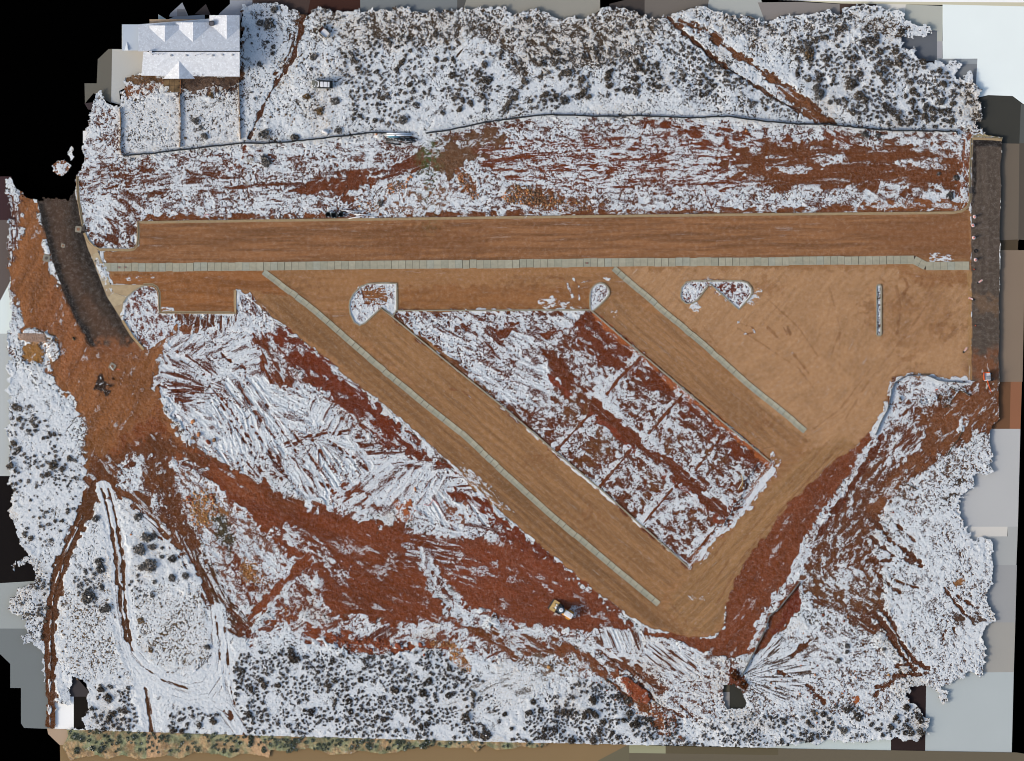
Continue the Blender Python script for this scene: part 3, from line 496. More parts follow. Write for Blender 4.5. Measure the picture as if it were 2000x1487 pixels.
# asphalt sheets and bare shoulders
ASW = P("70,386 146,374 151,405 163,455 178,505 203,565 235,622 268,668 280,682 262,686 200,690 188,684 172,662 148,625 124,570 104,510 90,460 78,410")
paint(ASW, -.1, (58, 49, 43), 66, 9, 6, 1.5, 1, tuft=0, var=.22, o=5)
paint(P("108,400 118,470 145,560 190,640 230,680"), -.1, (72, 57, 48), w=34, edge=26, rag=6, along=True, el=6, sc=8, tuft=0, var=.2)
paint(P("80,405 96,465 118,540 150,618 185,680"), -.1, (36, 33, 32), w=13, edge=11, rag=3, along=True, el=6, sc=6, tuft=0)
paint(P("143,380 150,430 166,490 195,555 225,610"), -.1, (38, 34, 32), w=16, edge=14, rag=4, along=True, el=6, sc=6, tuft=0, op=.8)
paint(P("170,590 200,640 240,680"), -.1, (80, 60, 48), w=26, edge=18, rag=6, along=True, el=6, sc=6, tuft=0, op=.8)
paint(P("185,668 275,672 290,690 250,712 190,700"), 0.01, (118, 76, 50), 0, 2, 8, 18, 12, tuft=0)
ASE = P("1900,272 1957,270 1956,372 1953,500 1952,748 1898,744 1897,400")
paint(ASE, -.1, (80, 70, 63), 88, 7, 6, 2, 1, tuft=0, var=.16, o=5)
paint(P("1900,272 1957,270 1957,287 1908,288 1908,372 1902,400 1899,400"), -.1, (40, 36, 35), 88, 3, 8, 4, 3, tuft=0)
paint(P("1897,690 1952,690 1952,748 1897,744"), 0.004, (110, 72, 50), 80, 3, 8, 30, 14, tuft=0)
paint(P("1900,575 1952,585 1952,612 1900,600"), -.1, (112, 88, 68), 10, 4, 6, 14, 12, op=.6)
paint(P("1897,262 1960,262 1960,270 1897,270"), .3, (150, 138, 112), 0, 3, 6, 3, 4)
paint(P("1890,532 1897,532 1898,742 1892,742"), 0.01, (150, 116, 82), 88, 8, 4, 2, 2, tuft=0)
# last summer's ground along the bottom edge
SUM = P("95,1424 500,1437 1075,1452 1075,1490 95,1490")
ins = inside(GX, GY, SUM)
DN[ins] = 0; TUFT[ins] = 0
nn = uni(fbm(GX/16, GY/16, 4, 3))[..., None]; n2 = uni(fbm(GX/8+9, GY/8, 4, 6))[..., None]
colr = np.array(alb((168, 138, 104)))*nn+np.array(alb((128, 134, 104)))*(1-nn); colr = colr*(0.6+0.6*n2)
SOIL[ins] = colr[ins]; HT[ins] = 0
for q, wd in ((P("300,1428 300,1490"), 28), (P("480,1430 530,1490"), 26)):
    sl = bbox(q, 20); d, _, sg, _ = seg_dist(GX[sl], GY[sl], q); mm = (d < wd/2) & ins[sl]
    SOIL[sl][mm] = (np.array(alb((184, 150, 116)))*(0.85+0.25*vnoise(sg/3, GY[sl]/30, 2))[..., None])[mm]
# green tint copying the survey mosaic's colour noise beside the brown heap
gz = np.clip(1-np.abs(GX-838)/34, 0, 1)*np.clip((GY-255)/15, 0, 1)*np.clip((470-GY)/120, 0, 1)*(uni(fbm(GX/5, GY/5, 3, 7)) > 0.5)
SOIL += (np.array(alb((52, 84, 46)))-SOIL)*(gz*0.75)[..., None]
# relief kept gentle beside built edges
def fft_blur(a, s):
    p = int(s*3); b = np.pad(a, p, mode='edge'); fy = np.fft.fftfreq(b.shape[0])[:, None]; fx = np.fft.rfftfreq(b.shape[1])[None]
    return np.fft.irfft2(np.fft.rfft2(b)*np.exp(-2*(math.pi*s)**2*(fx*fx+fy*fy)), s=b.shape)[p:p+a.shape[0], p:p+a.shape[1]].astype(np.float32)
isl = np.zeros_like(ins)
for q in (ISL, I_A, I_B, I_C, I_D, I_E): isl |= inside(GX, GY, q)
lotm = inside(GX, GY, LOT); asph = inside(GX, GY, ASW) | inside(GX, GY, ASE); flat = (lotm & ~isl) | asph
soft = np.clip(fft_blur(flat.astype(np.float32), 3.0)*1.6, 0, 1)
HT = HT*(1-soft)*0.55
VAL = DN-NZ
# thaw pits and clods: crisp grain at the scale of a footprint
grain = RNG.random((NY, NX)).astype(np.float32); gr2 = vnoise(GX/2.4, GY/2.4, 6)
CLEAN = np.ones_like(grain)
for q_, c_ in (("440,1265 700,1285 880,1275 960,1300 1000,1290 1000,1450 280,1430 300,1370 440,1380", .12), ("960,1340 1200,1330 1320,1440 1320,1460 1000,1450", .25), ("180,1310 280,1330 300,1430 160,1420", .25), ("1300,1400 1520,1390 1800,1400 1800,1450 1300,1460", .45), ("18,700 150,830 165,940 150,1000 100,1120 30,1050", .2), ("90,1000 240,1010 230,1130 120,1130", .3), ("245,1000 300,1010 400,1120 420,1160 250,1150", .2), ("475,10 570,20 520,170 475,240", .3), ("236,200 466,190 470,280 240,300", .5), ("480,60 680,60 680,260 490,270", .6), ("680,90 1000,110 1290,200 1280,225 960,225 700,250", .45), ("1530,70 1750,60 1890,140 1880,255 1660,240", .4), ("240,1290 440,1300 470,1430 300,1430", .2), ("1000,1330 1100,1330 1000,1420 900,1420", .5), ("1150,1225 1270,1235 1400,1285 1380,1330 1290,1320 1160,1275", .15), ("305,640 460,615 520,690 640,790 720,880 990,960 960,1040 740,1000 600,980 430,900 310,780", .45), ("1780,960 1930,860 1935,1310 1800,1330 1730,1200", .55), ("1460,1220 1560,1200 1620,1330 1500,1370", .4)):
    CLEAN[inside(GX, GY, P(q_))] = c_
for T_ in (P("205,955 216,990 225,1040 232,1085 236,1140 240,1190 250,1250 268,1300 285,1345 292,1390 296,1428"), P("425,1195 430,1250 436,1310 440,1350 452,1390 475,1432"), P("270,1290 300,1325 350,1345 400,1362 440,1385 470,1430"), P("432,1270 428,1310 405,1345 370,1352 330,1340 300,1322"), P("190,955 155,1025 118,1110 100,1200 97,1424")):
    CLEAN[seg_dist(GX, GY, T_)[0] < 20] = 0.0
CLEAN = fft_blur(CLEAN, 6)
gmix = uni(0.55*grain+0.9*gr2); rough_ = np.clip(uni(fbm(GX/30, GY/30, 4, 12))*1.3-.2, 0, 1)
bare_ = np.clip(DN*5, .12, 1)
VAL += (gmix-0.5)*0.30*(1-.4*soft)*bare_*np.clip(CLEAN+.3, 0, 1)*np.clip(1-np.abs(VAL)*0.6, .3, 1)
dens = (0.02+0.13*rough_**1.5)*np.clip(1.35-DN, .45, 1)*1.1*CLEAN
pitm = (uni(0.5*RNG.random((NY, NX)).astype(np.float32)+0.9*vnoise(GX/2.7, GY/2.7, 1)) > 1-dens) & (soft < .3)
VAL = np.where(pitm, np.minimum(VAL, -0.12-0.3*RNG.random((NY, NX))), VAL).astype(np.float32)
HT += 0.06*np.clip(VAL*4+0.3, 0, 1)*(1-0.6*soft)
HT -= 0.05*pitm
HT += (vnoise(GX/3.2, GY/3.2, 5)-0.5)*0.07*(1-soft)+(vnoise(GX/2.1, GY/2.1, 3)-0.5)*0.012
HT = HT.astype(np.float32)
def hz(px, py):
    i = min(NY-1, max(0, int(py/ST))); j = min(NX-1, max(0, int(px/ST))); return float(HT[i, j])
# outline of the surveyed ground
OUT = P("""470,10 500,8 545,5 575,20 585,27 604,28 612,16 635,13 650,22 690,19 705,18 760,20 775,12 800,14 806,22 830,26 842,17 870,22 895,18 940,15 960,14 985,15 1000,30 1040,19 1060,19 1090,35 1140,32 1160,23 1170,16 1220,15 1250,28 1270,35 1300,31 1330,22 1345,18 1370,12 1395,18 1420,27 1450,30 1480,38 1500,45
1515,33 1560,27 1600,24 1618,18 1632,28 1640,30 1643,15 1690,9 1720,12 1735,22 1750,18 1765,25 1768,38 1785,47 1817,52 1818,65 1805,75 1795,68 1780,75 1765,73 1762,90 1778,98 1788,88 1790,115 1796,123 1830,121 1848,124 1870,117 1880,125 1870,135 1868,150 1878,157 1895,138 1902,155 1908,165 1915,172 1913,195 1920,212 1918,235 1905,236 1903,246 1915,250 1923,262 1958,268 1957,300
1954,320 1956,372 1953,430 1955,500 1952,560 1953,640 1951,700 1953,744 1951,760 1952,820 1937,832 1930,845 1936,868 1940,895 1933,908 1941,922 1930,930 1905,925 1900,945 1907,955 1890,958 1877,975 1873,1000 1880,1020 1890,1030 1897,1045 1900,1055 1920,1050 1935,1055 1941,1062 1939,1110 1942,1135 1930,1155 1927,1175 1942,1195 1947,1215 1925,1225 1920,1240 1925,1260 1925,1290 1917,1310 1918,1325
1905,1320 1893,1312 1875,1330 1850,1337 1838,1342 1850,1352 1852,1368 1845,1376 1832,1366 1835,1355 1820,1350 1808,1340 1800,1337 1783,1344 1775,1355 1772,1365 1778,1372 1795,1378 1800,1390 1815,1402 1813,1420 1815,1438 1805,1432 1795,1445 1770,1449 1750,1440 1735,1450 1700,1448 1660,1452 1640,1450 1620,1445 1600,1454 1560,1453 1525,1458 1500,1461 1075,1452 1062,1458 1040,1462 1020,1458 1000,1464
970,1466 945,1455 930,1472 915,1460 880,1463 840,1455 800,1463 775,1470 745,1474 700,1466 690,1472 640,1475 630,1468 600,1462 560,1470 530,1465 525,1482 500,1475 470,1472 450,1483 430,1475 380,1470 350,1483 330,1476 300,1480 270,1485 240,1475 210,1484 190,1476 160,1480 135,1487 128,1470 121,1458 131,1440 131,1426 115,1424 95,1423 88,1420 90,1360 85,1320 83,1272 72,1266 60,1255 45,1260 40,1245 55,1235 48,1220 40,1200 25,1200 15,1190 17,1170 30,1162
35,1150 50,1145 62,1140 72,1125 60,1105 50,1075 35,1060 32,1040 25,1015 15,1000 22,985 25,960 15,940 20,930 15,910 18,880 15,850 8,835 20,830 15,800 18,770 12,765 17,735 12,720 18,705 12,680 17,640 18,620 20,600 15,560 22,545 12,520 17,505 13,480 18,450 15,430 25,425 15,400 20,392 10,375 12,350 22,345 28,355 30,365 38,372 45,380 60,388 70,389 100,390 130,389 141,378 147,370 146,352 150,345 158,332 163,310
160,290 166,270 172,240 175,215 182,200 187,180 197,180 205,195 220,203 235,208 233,178 243,175 240,155 250,150 285,140 290,100 470,90""")
wxn = (vnoise(GX/7, GY/7, 1)-.5)*9+(vnoise(GX/3, GY/3, 4)-.5)*4; wyn = (vnoise(GX/7, GY/7, 2)-.5)*9+(vnoise(GX/3, GY/3, 6)-.5)*4
edge_free = ~((GY > 1418) & (GX < 1500) | (GX > 1890) & (GY > 262) & (GY < 830))
wf = np.where(edge_free, 1.0, 0.25)
OK = inside(GX+wxn*wf, GY+wyn*wf, OUT)
for q in ("143,1322 160,1328 175,1352 168,1362 172,1380 170,1395 158,1400 163,1412 166,1424 108,1424 110,1372 125,1376 140,1380 137,1352", "1414,1340 1432,1338 1446,1345 1448,1355 1456,1368 1456,1382 1420,1386 1414,1370"):
    OK &= ~inside(GX+wxn*.5, GY+wyn*.5, P(q))
for q in ("132,296 140,283 146,290 142,300 146,308 140,313 133,304", "101,324 112,315 126,314 140,324 133,336 121,345 104,336", "22,1105 35,1090 30,1120", "35,1098 50,1085 57,1090 50,1105 36,1108"):
    OK |= inside(GX+wxn*.5, GY+wyn*.5, P(q))
cellok = OK[:-1, :-1] & OK[1:, :-1] & OK[:-1, 1:] & OK[1:, 1:]
# ------------------------------------------------------------------ ground material
def ground_material():
    m = bpy.data.materials.new('snow_and_soil'); m.use_nodes = True; nt = m.node_tree; L = nt.links; b = nt.nodes['Principled BSDF']
    N = lambda t: nt.nodes.new(t)
    geo = N('ShaderNodeNewGeometry'); pos = geo.outputs['Position']
    aS = N('ShaderNodeAttribute'); aS.attribute_name = 'soil'; aV = N('ShaderNodeAttribute'); aV.attribute_name = 'cover'
    sp = N('ShaderNodeSeparateXYZ'); L.new(aV.outputs['Vector'], sp.inputs[0])
    def noise(sc, det=3, rough=.6):
        n = N('ShaderNodeTexNoise'); n.inputs['Scale'].default_value = sc; n.inputs['Detail'].default_value = det; n.inputs['Roughness'].default_value = rough; L.new(pos, n.inputs['Vector']); return n.outputs['Fac']
    def math_(op, a, b_=None, c=None):
        n = N('ShaderNodeMath'); n.operation = op
        for i, v in enumerate((a, b_, c)):
            if v is None: continue
            if isinstance(v, (int, float)): n.inputs[i].default_value = v
            else: L.new(v, n.inputs[i])
        return n.outputs[0]
    def ramp(v, lo, hi, t0=0.0, t1=1.0):
        n = N('ShaderNodeMapRange'); n.inputs['From Min'].default_value = lo; n.inputs['From Max'].default_value = hi; n.inputs['To Min'].default_value = t0; n.inputs['To Max'].default_value = t1; L.new(v, n.inputs['Value']); return n.outputs[0]
    def mix(f, a, c):
        n = N('ShaderNodeMix'); n.data_type = 'RGBA'; L.new(f, n.inputs['Factor'])
        for k, v in (('A', a), ('B', c)):
            if isinstance(v, tuple): n.inputs[k].default_value = (*v, 1)
            else: L.new(v, n.inputs[k])
        return n.outputs['Result']
    n1 = noise(4.2, 5, .8); n2 = noise(1.1, 4, .6); n3 = noise(7.5, 2, .6)
    val = math_('ADD', sp.outputs[0], math_('MULTIPLY', math_('SUBTRACT', n1, .5), sp.outputs[2]))
    cov = ramp(val, -0.09, 0.09)
    soilv = N('ShaderNodeVectorMath'); soilv.operation = 'SCALE'; L.new(aS.outputs['Color'], soilv.inputs[0]); L.new(math_('MULTIPLY', ramp(n3, .3, .7, .66, 1.34), ramp(n2, .3, .7, .9, 1.1)), soilv.inputs['Scale'])
    # frost specks and pebbles on bare soil
    spk = math_('GREATER_THAN', math_('ADD', noise(9, 1, .5), math_('MULTIPLY', math_('SUBTRACT', n2, .5), .5)), 0.63)
    soil = mix(math_('MULTIPLY', spk, .33), soilv.outputs[0], (.44, .42, .40))
    # snow: faint colour variation, straw tufts poking through, dark pits
    snow = mix(ramp(n2, .35, .65), (.545, .59, .615), (.655, .675, .68))
    tuf = math_('MULTIPLY', ramp(math_('ADD', noise(4.5, 3, .7), math_('MULTIPLY', math_('SUBTRACT', sp.outputs[1], 1.0), .30)), .40, .47), .8)
    snow = mix(math_('MULTIPLY', tuf, ramp(sp.outputs[1], 0, .15)), snow, (.50, .42, .32))
    pit = math_('LESS_THAN', math_('ADD', noise(4.4, 3, .8), math_('MULTIPLY', ramp(val, 0, .9), .07)), .425)
    snow = mix(math_('MULTIPLY', pit, .55), snow, soilv.outputs[0])
    L.new(mix(cov, soil, snow), b.inputs['Base Color'])
    b.inputs['Roughness'].default_value = .9; b.inputs['Specular IOR Level'].default_value = .05
    bp = N('ShaderNodeBump'); bp.inputs['Strength'].default_value = .7; bp.inputs['Distance'].default_value = .12
    L.new(math_('ADD', math_('MULTIPLY', cov, .5), math_('MULTIPLY', n1, math_('ADD', math_('MULTIPLY', sp.outputs[2], .22), .15))), bp.inputs['Height']); L.new(bp.outputs[0], b.inputs['Normal'])
    return m
GM = ground_material()
FINE = ((2.1*(1-soft)+1.9*soft)*bare_*np.clip(CLEAN+.35, 0, 1)).astype(np.float32)
def region_mesh(name, cells, z=0.0):
    idx = np.zeros((NY, NX), bool); idx[:-1, :-1] |= cells; idx[1:, :-1] |= cells; idx[:-1, 1:] |= cells; idx[1:, 1:] |= cells
    num = np.full((NY, NX), -1, np.int32); k = int(idx.sum()); num[idx] = np.arange(k)
    V = np.stack([(GX[idx]-1000)*S, (743.5-GY[idx])*S, HT[idx]+z], 1)
    cy, cx = np.nonzero(cells); F = np.stack([num[cy+1, cx], num[cy+1, cx+1], num[cy, cx+1], num[cy, cx]], 1)
    me = np_mesh(name, V, F, [GM], smooth=True)
    a = me.attributes.new('soil', 'FLOAT_COLOR', 'POINT'); c = np.ones((k, 4), np.float32); c[:, :3] = np.clip(SOIL[idx], 0, 1); a.data.foreach_set('color', c.ravel())
    a = me.attributes.new('cover', 'FLOAT_VECTOR', 'POINT'); v = np.stack([VAL[idx], TUFT[idx], FINE[idx]], 1).astype(np.float32); a.data.foreach_set('vector', v.ravel())
    o = bpy.data.objects.new(name, me); C.objects.link(o); return tag(o, kind='structure')
SOIL = np.where((asph | ins)[..., None], SOIL, SOIL*np.array([0.98, 0.98, 0.91], np.float32))
cl = lambda a: a[:-1, :-1]
road_w = cl(inside(GX, GY, ASW)); road_e = cl(inside(GX, GY, ASE)); lot_c = cl(lotm & ~isl)
def near(pts, w): sl = bbox(pts, w); o = np.zeros((NY, NX), bool); o[sl] = seg_dist(GX[sl], GY[sl], pts)[0] < w/2; return cl(o)
p1, p2, p3, p4 = near(TR1, 26), near(TR2, 24), near(TR4, 26) | near(TR5, 26), near(P("1305,35 1400,112 1500,168 1620,240"), 34)
used = np.zeros_like(cellok)
for nm, lab, cells in (('road', 'curved dark asphalt road with dirt tracked over it on the left', road_w), ('road', 'straight grey brown asphalt road along the right edge', road_e), ('dirt_road', 'compacted tan gravel road base of the parking lot', lot_c),
                       ('path', 'muddy brown two rut track curving down the lower left', p1), ('path', 'snowy rutted track beside the muddy one', p2), ('path', 'snowy looping tyre tracks at the lower left', p3), ('path', 'brown two rut track running diagonally at the upper right', p4)):
    c = cells & cellok & ~used; used |= c
    tag(region_mesh(nm, c), label=lab)
region_mesh('ground', cellok & ~used)
# ------------------------------------------------------------------ flat fills added for the survey's no-data patches, black sheet beneath
def flat_mat(c):
    nm = 'flat_%02x%02x%02x' % c; return mat(nm, alb(c), rough=1.0, var=0.015, vscale=.1)
mb = MB(); mb.poly([(-1500, -1500), (1500, -1500), (1500, 1500), (-1500, 1500)], -2.6, -2.5)
base = mb.build('ground', mat('dark_base', (0.0003, 0.0003, 0.0003), rough=1.0, var=0)); base.data.materials[0].node_tree.nodes['Principled BSDF'].inputs['Specular IOR Level'].default_value = 0  # black sheet standing in for the survey's empty no-data area
tag(base, kind='structure')
PATCH = """173,184,196|238,48 262,49 300,52 345,48 345,102 238,99
135,145,162|262,49 290,50 320,42 340,33 400,29 400,60 330,70 280,68 293,58
173,190,200|309,28 325,38 309,45
175,178,180|219,96 296,98 296,150 244,152 244,172 233,178 235,205 217,200
100,98,92|191,116 212,96 219,96 217,202 183,182 166,202 165,163 189,163
62,54,58|165,202 183,200 182,216 172,214
225,228,235|162,256 176,256 176,282 162,280
84,82,80|163,256 176,246 176,256 188,262 178,270 170,256
142,147,160|331,30 333,26 356,5 368,32 331,33
116,118,126|346,18 361,18 367,32 346,32
60,55,58|380,28 402,8 412,30
150,155,168|427,28 449,8 449,0 495,0 495,14 475,22 470,40 428,30
148,148,155|449,-20 495,-20 495,2 449,2
72,58,54|493,-20 615,-20 612,20 600,32 560,32 493,16
60,36,30|610,-20 704,-20 706,24 650,26 600,30
115,120,124|703,-20 895,-20 895,30 704,30
84,84,84|893,-20 917,-20 906,18 893,22
143,141,135|905,18 917,-20 1172,-20 1172,20 1140,42 1000,42 905,24
68,62,60|1190,8 1222,0 1222,-20 1260,-20 1260,40 1190,26
108,102,98|1259,-20 1388,-20 1388,20 1340,28 1330,42 1259,42
165,168,167|1387,-20 1482,-20 1500,55 1380,34
130,125,124|1480,5 1560,4 1640,8 1640,40 1500,58
72,58,54|1640,6 1715,8 1700,18 1640,36
214,211,205|1712,7 1771,9 1771,30 1735,32 1712,20
172,174,168|1769,9 1842,12 1840,82 1790,84 1764,60
160,160,166|1788,81 1841,81 1840,116 1792,116
58,46,44|1762,100 1794,112 1832,114 1832,124 1785,128
144,150,156|1829,114 1880,114 1909,116 1909,190 1875,165 1880,130 1829,124
96,100,108|1755,60 1830,60 1830,120 1755,120
120,124,130|1850,125 1909,125 1909,190 1850,190
198,193,172|1560,2 2010,4 2010,13 1842,10 1640,7
227,236,239|1841,9 2010,13 2010,212 1978,188 1930,186 1905,192 1909,115 1841,115
252,252,252|1480,-30 2010,-30 2010,5 1640,3 1480,-1
57,57,54|1915,190 1930,186 1978,188 1994,202 1992,282 1950,280 1895,262 1895,225
85,88,88|1994,202 2010,212 2010,282 1991,281
104,94,84|1950,280 1992,281 1990,470 1948,470
82,76,70|1991,280 2010,280 2010,470 1989,468
75,64,50|1948,470 1989,468 1988,489 1948,489
128,112,98|1948,489 2010,489 2000,590 1997,746 1945,746
139,94,70|1972,746 1996,746 1993,839 1970,839
108,76,54|1945,746 1974,746 1972,839 1925,838
176,177,180|1855,838 1993,838 1988,1030 1860,1030
200,197,194|1870,1029 1968,1029 1967,1050 1880,1060
162,164,166|1925,1048 1968,1048 1968,1029 1988,1029 1985,1105 1925,1105
150,151,154|1915,1104 1986,1104 1983,1216 1915,1222
155,153,150|1890,1216 1983,1216 1980,1314 1850,1330
171,179,183|1808,1330 1870,1314 1980,1313 1976,1474 1806,1468
42,30,30|1765,1330 1809,1330 1807,1468 1739,1466 1739,1430
185,196,198|1400,1445 1740,1430 1740,1466 1570,1463 1400,1458
60,42,46|-10,345 22,345 32,372 45,430 -10,430
95,86,84|-10,430 35,430 30,540 0,590 -10,590
214,225,228|0,588 25,540 36,652 -10,652
176,182,186|-10,652 36,652 30,930 -10,930
14,9,9|-10,930 35,930 85,1120 70,1145 -10,1142
152,158,160|-10,1140 70,1135 100,1228 -10,1230
113,119,122|-10,1228 100,1228 100,1424 47,1422 41,1413 41,1344 20,1344 20,1297 -10,1268
243,244,244|104,1360 144,1360 144,1424 104,1424
22,18,14|144,1361 180,1361 176,1424 144,1424
64,60,62|130,1361 130,1340 145,1318 182,1361
52,51,46|1408,1352 1425,1352 1425,1334 1460,1334 1460,1390 1425,1390 1425,1352
80,74,62|1408,1334 1425,1334 1425,1352 1408,1352
138,134,132|1408,1352 1425,1352 1425,1390 1408,1390
172,150,130|92,1423 135,1425 135,1445 125,1462 117,1456 94,1434
132,110,80|117,1455 250,1470 1080,1450 1230,1454 1180,1490 1080,1510 118,1510
104,98,80|1160,1490 1230,1453 1235,1453 1235,1510 1120,1510
148,148,122|1229,1455 1300,1457 1300,1472 1229,1471
92,84,66|1300,1457 1520,1462 1520,1475 1300,1474
100,92,78|1229,1471 1520,1475 1520,1462 1985,1470 2010,1474 2010,1510 1229,1510"""
for k, ln in enumerate(PATCH.split('\n')):
    c, q = ln.split('|'); c = tuple(int(t) for t in c.split(',')); pts = [(wx(a), wy(b)) for a, b in P(q)]
    mb = MB(); z = -0.8+0.005*k; mb.poly(pts, z-0.4, z); tag(mb.build('ground', flat_mat(c)), kind='structure')  # added no-data fill at the mosaic edge, not real terrain
# ------------------------------------------------------------------ kerbs, concrete drainage strips, aprons
CONC = [mat('concrete_%d' % i, alb(c), rough=.9, var=.10, vscale=1.2, bump=.1, bscale=12) for i, c in enumerate(((152, 149, 134), (157, 154, 139), (146, 145, 131), (150, 151, 140)))]
KERB = mat('kerb_concrete', alb((146, 128, 102)), rough=.9, var=.14, vscale=1.5, bump=.1)
KERB2 = mat('kerb_concrete_grey', alb((142, 136, 122)), rough=.9, var=.14, vscale=1.5, bump=.1)
def smooth_pts(q, closed=False, it=1):
    for _ in range(it):
        o = []; n = len(q)
        for i in range(n if closed else n-1):
            a, b = q[i], q[(i+1) % n]
            if math.dist(a, b) > 26: o += [(a[0]+(b[0]-a[0])*8/math.dist(a, b), a[1]+(b[1]-a[1])*8/math.dist(a, b)), (b[0]-(b[0]-a[0])*8/math.dist(a, b), b[1]-(b[1]-a[1])*8/math.dist(a, b))]
            else: o += [(a[0]*.75+b[0]*.25, a[1]*.75+b[1]*.25), (a[0]*.25+b[0]*.75, a[1]*.25+b[1]*.75)]
        if not closed: o = [q[0]]+o+[q[-1]]
        q = o
    return q
def ribbon(name, q, prof, m, closed=False, parent=None, step=14, jit=0.0, follow=False):
    """sweep a cross section [(offset px, z m)] along a plan polyline"""
    pts = []; n = len(q)
    for i in range(n if closed else n-1):
        a, b = q[i], q[(i+1) % n]; k = max(1, int(math.dist(a, b)/step))
        for j in range(k): pts.append((a[0]+(b[0]-a[0])*j/k, a[1]+(b[1]-a[1])*j/k))
    if not closed: pts.append(q[-1])
    N = len(pts); V = []; F = []; k = len(prof)
    for i, (x_, y_) in enumerate(pts):
        a = pts[(i-1) % N] if closed or i > 0 else pts[i]; b = pts[(i+1) % N] if closed or i < N-1 else pts[i]
        dx, dy = b[0]-a[0], b[1]-a[1]; l = math.hypot(dx, dy) or 1; nx, ny = -dy/l, dx/l; j = random.uniform(-jit, jit)
        zz = hz(x_, y_) if follow else 0
        for o_, z in prof: V.append((wx(x_+nx*(o_+j)), wy(y_+ny*(o_+j)), z+zz))
    for i in range(N if closed else N-1):
        for j in range(k): a, b = i*k+j, i*k+(j+1) % k; c, d = ((i+1) % N)*k+(j+1) % k, ((i+1) % N)*k+j; F.append((a, d, c, b))
    mb = MB(); mb.add(V, F)
    if not closed: mb.f += [tuple(range(k)), tuple(range((N-1)*k+k-1, (N-1)*k-1, -1))]; mb.mi += [0, 0]
    o = mb.build(name, m, parent); return o
def kerb(q, side=1, pan=True, m=None, closed=False, lab=None):
    p = [(-1.3, -.1), (-1.3, .17), (0.1, .17), (.5, .05), (2.6, .03), (2.6, -.1)] if pan else [(-1.2, -.1), (-1.2, .16), (1.2, .16), (1.2, -.1)]
    p = [(a*side*(1.35 if pan else 1.15), b) for a, b in p]
    return tag(ribbon('kerb', q, p, m or KERB, closed, jit=.12), label=lab, kind='structure')
kerb(P("150,345 151,372 153,395 158,425 163,447"), -1)
kerb(P("165,455 172,470 182,481 195,487 250,488 261,486 268,478 269,466 269,434 400,432 500,430.5 750,427.5 1000,424 1250,421 1500,418 1700,416.5 1862,415 1878,412 1889,404 1894,392 1894,345 1896,300 1897,270"), 1)
kerb(P("280,557 298,557 306,562 310,572 311,611 385,611.5 460,612 460,567"), -1)
kerb(P("240,626 258,655 281,683"), 1)
kerb(P("776,607 960,606.5 1152,605.5"), -1, False, KERB2)
kerb(P("745,602 800,647 870,705 930,753 985,797 1090,887 1180,962 1270,1042 1345,1108"), 1, False, KERB2)
kerb(P("1157,609 1220,664 1300,731 1400,815 1505,903"), 1, False, KERB2)
kerb(P("240,592 248,580 262,568 280,558"), 1, False, KERB2)
for q in (I_B, I_C, I_D, I_E): kerb(smooth_pts(q, True, 1) if q is I_C else q, 1, False, KERB2, True)
kerb(P("1899,270 1940,271 1957,273"), 1, True)
JNT = mat('joint_dark_soil', (.05, .035, .025), rough=1)  # dark strip under the slabs, visible through their joints
def slabs(q, w, L0=13.6, lab=None, jit=.7):
    mb = MB(); seg = []
    for i in range(len(q)-1):
        a, b = q[i], q[i+1]; l = math.dist(a, b); k = max(1, round(l/L0))
        for j in range(k): seg.append(((a[0]+(b[0]-a[0])*j/k, a[1]+(b[1]-a[1])*j/k), (a[0]+(b[0]-a[0])*(j+1)/k, a[1]+(b[1]-a[1])*(j+1)/k)))
    sh = 0
    for a, b in seg:
        dx, dy = b[0]-a[0], b[1]-a[1]; l = math.hypot(dx, dy); ux, uy = dx/l, dy/l; nx, ny = -uy, ux
        if random.random() < .45: sh = random.uniform(-jit, jit)
        g = random.choice((.35, .45, .6, .9)); mi = random.choice((0, 0, 0, 1, 3, 2)); V = []
        for t, o_, z in ((g, -.5, .09), (l, -.5, .09), (l, 0, .04), (g, 0, .04), (g, .5, .09), (l, .5, .09)):
            V.append((wx(a[0]+ux*t+nx*(o_*w+sh)), wy(a[1]+uy*t+ny*(o_*w+sh)), z))
        V += [(v[0], v[1], -.15) for v in V]
        mb.add(V, [(3, 2, 1, 0), (4, 5, 2, 3), (0, 1, 7, 6), (5, 4, 10, 11), (1, 2, 8, 7), (2, 5, 11, 8), (4, 3, 9, 10), (3, 0, 6, 9)], mi)
    tag(ribbon('pavement', q, [(-w*.46, -.1), (-w*.46, .02), (w*.46, .02), (w*.46, -.1)], JNT), kind='structure')
    return tag(mb.build('pavement', CONC), label=lab, kind='structure')
slabs(P("203,522.5 350,522 500,520.5 750,517.5 1000,515.5 1250,512.5 1500,511 1785,507.5 1808,519.5 1893,519.5"), 16.5, lab='long straight concrete drainage strip across the tan lot')
slabs(P("514,531 600,595 700,681 770,742 900,845 1000,938 1080,1009 1210,1118 1286,1181"), 11.5, lab='concrete drainage strip down the longer diagonal lane')
slabs(P("1198,524 1240,560 1300,611 1380,679 1455,746 1573,842"), 11.5, lab='concrete drainage strip down the shorter diagonal lane')
def flat_poly(name, polys, m, z0=-.1, z1=.06):
    mb = MB()
    for i, q in enumerate(polys): mb.poly([(wx(a), wy(b)) for a, b in P(q)], z0, z1, i % (len(m) if isinstance(m, list) else 1))
    return tag(mb.build(name, m), kind='structure')
APR = [mat('apron_%d' % i, alb(c), rough=.9, var=.12, vscale=1.0, bump=.1) for i, c in enumerate(((166, 146, 118), (172, 156, 130), (160, 142, 116)))]
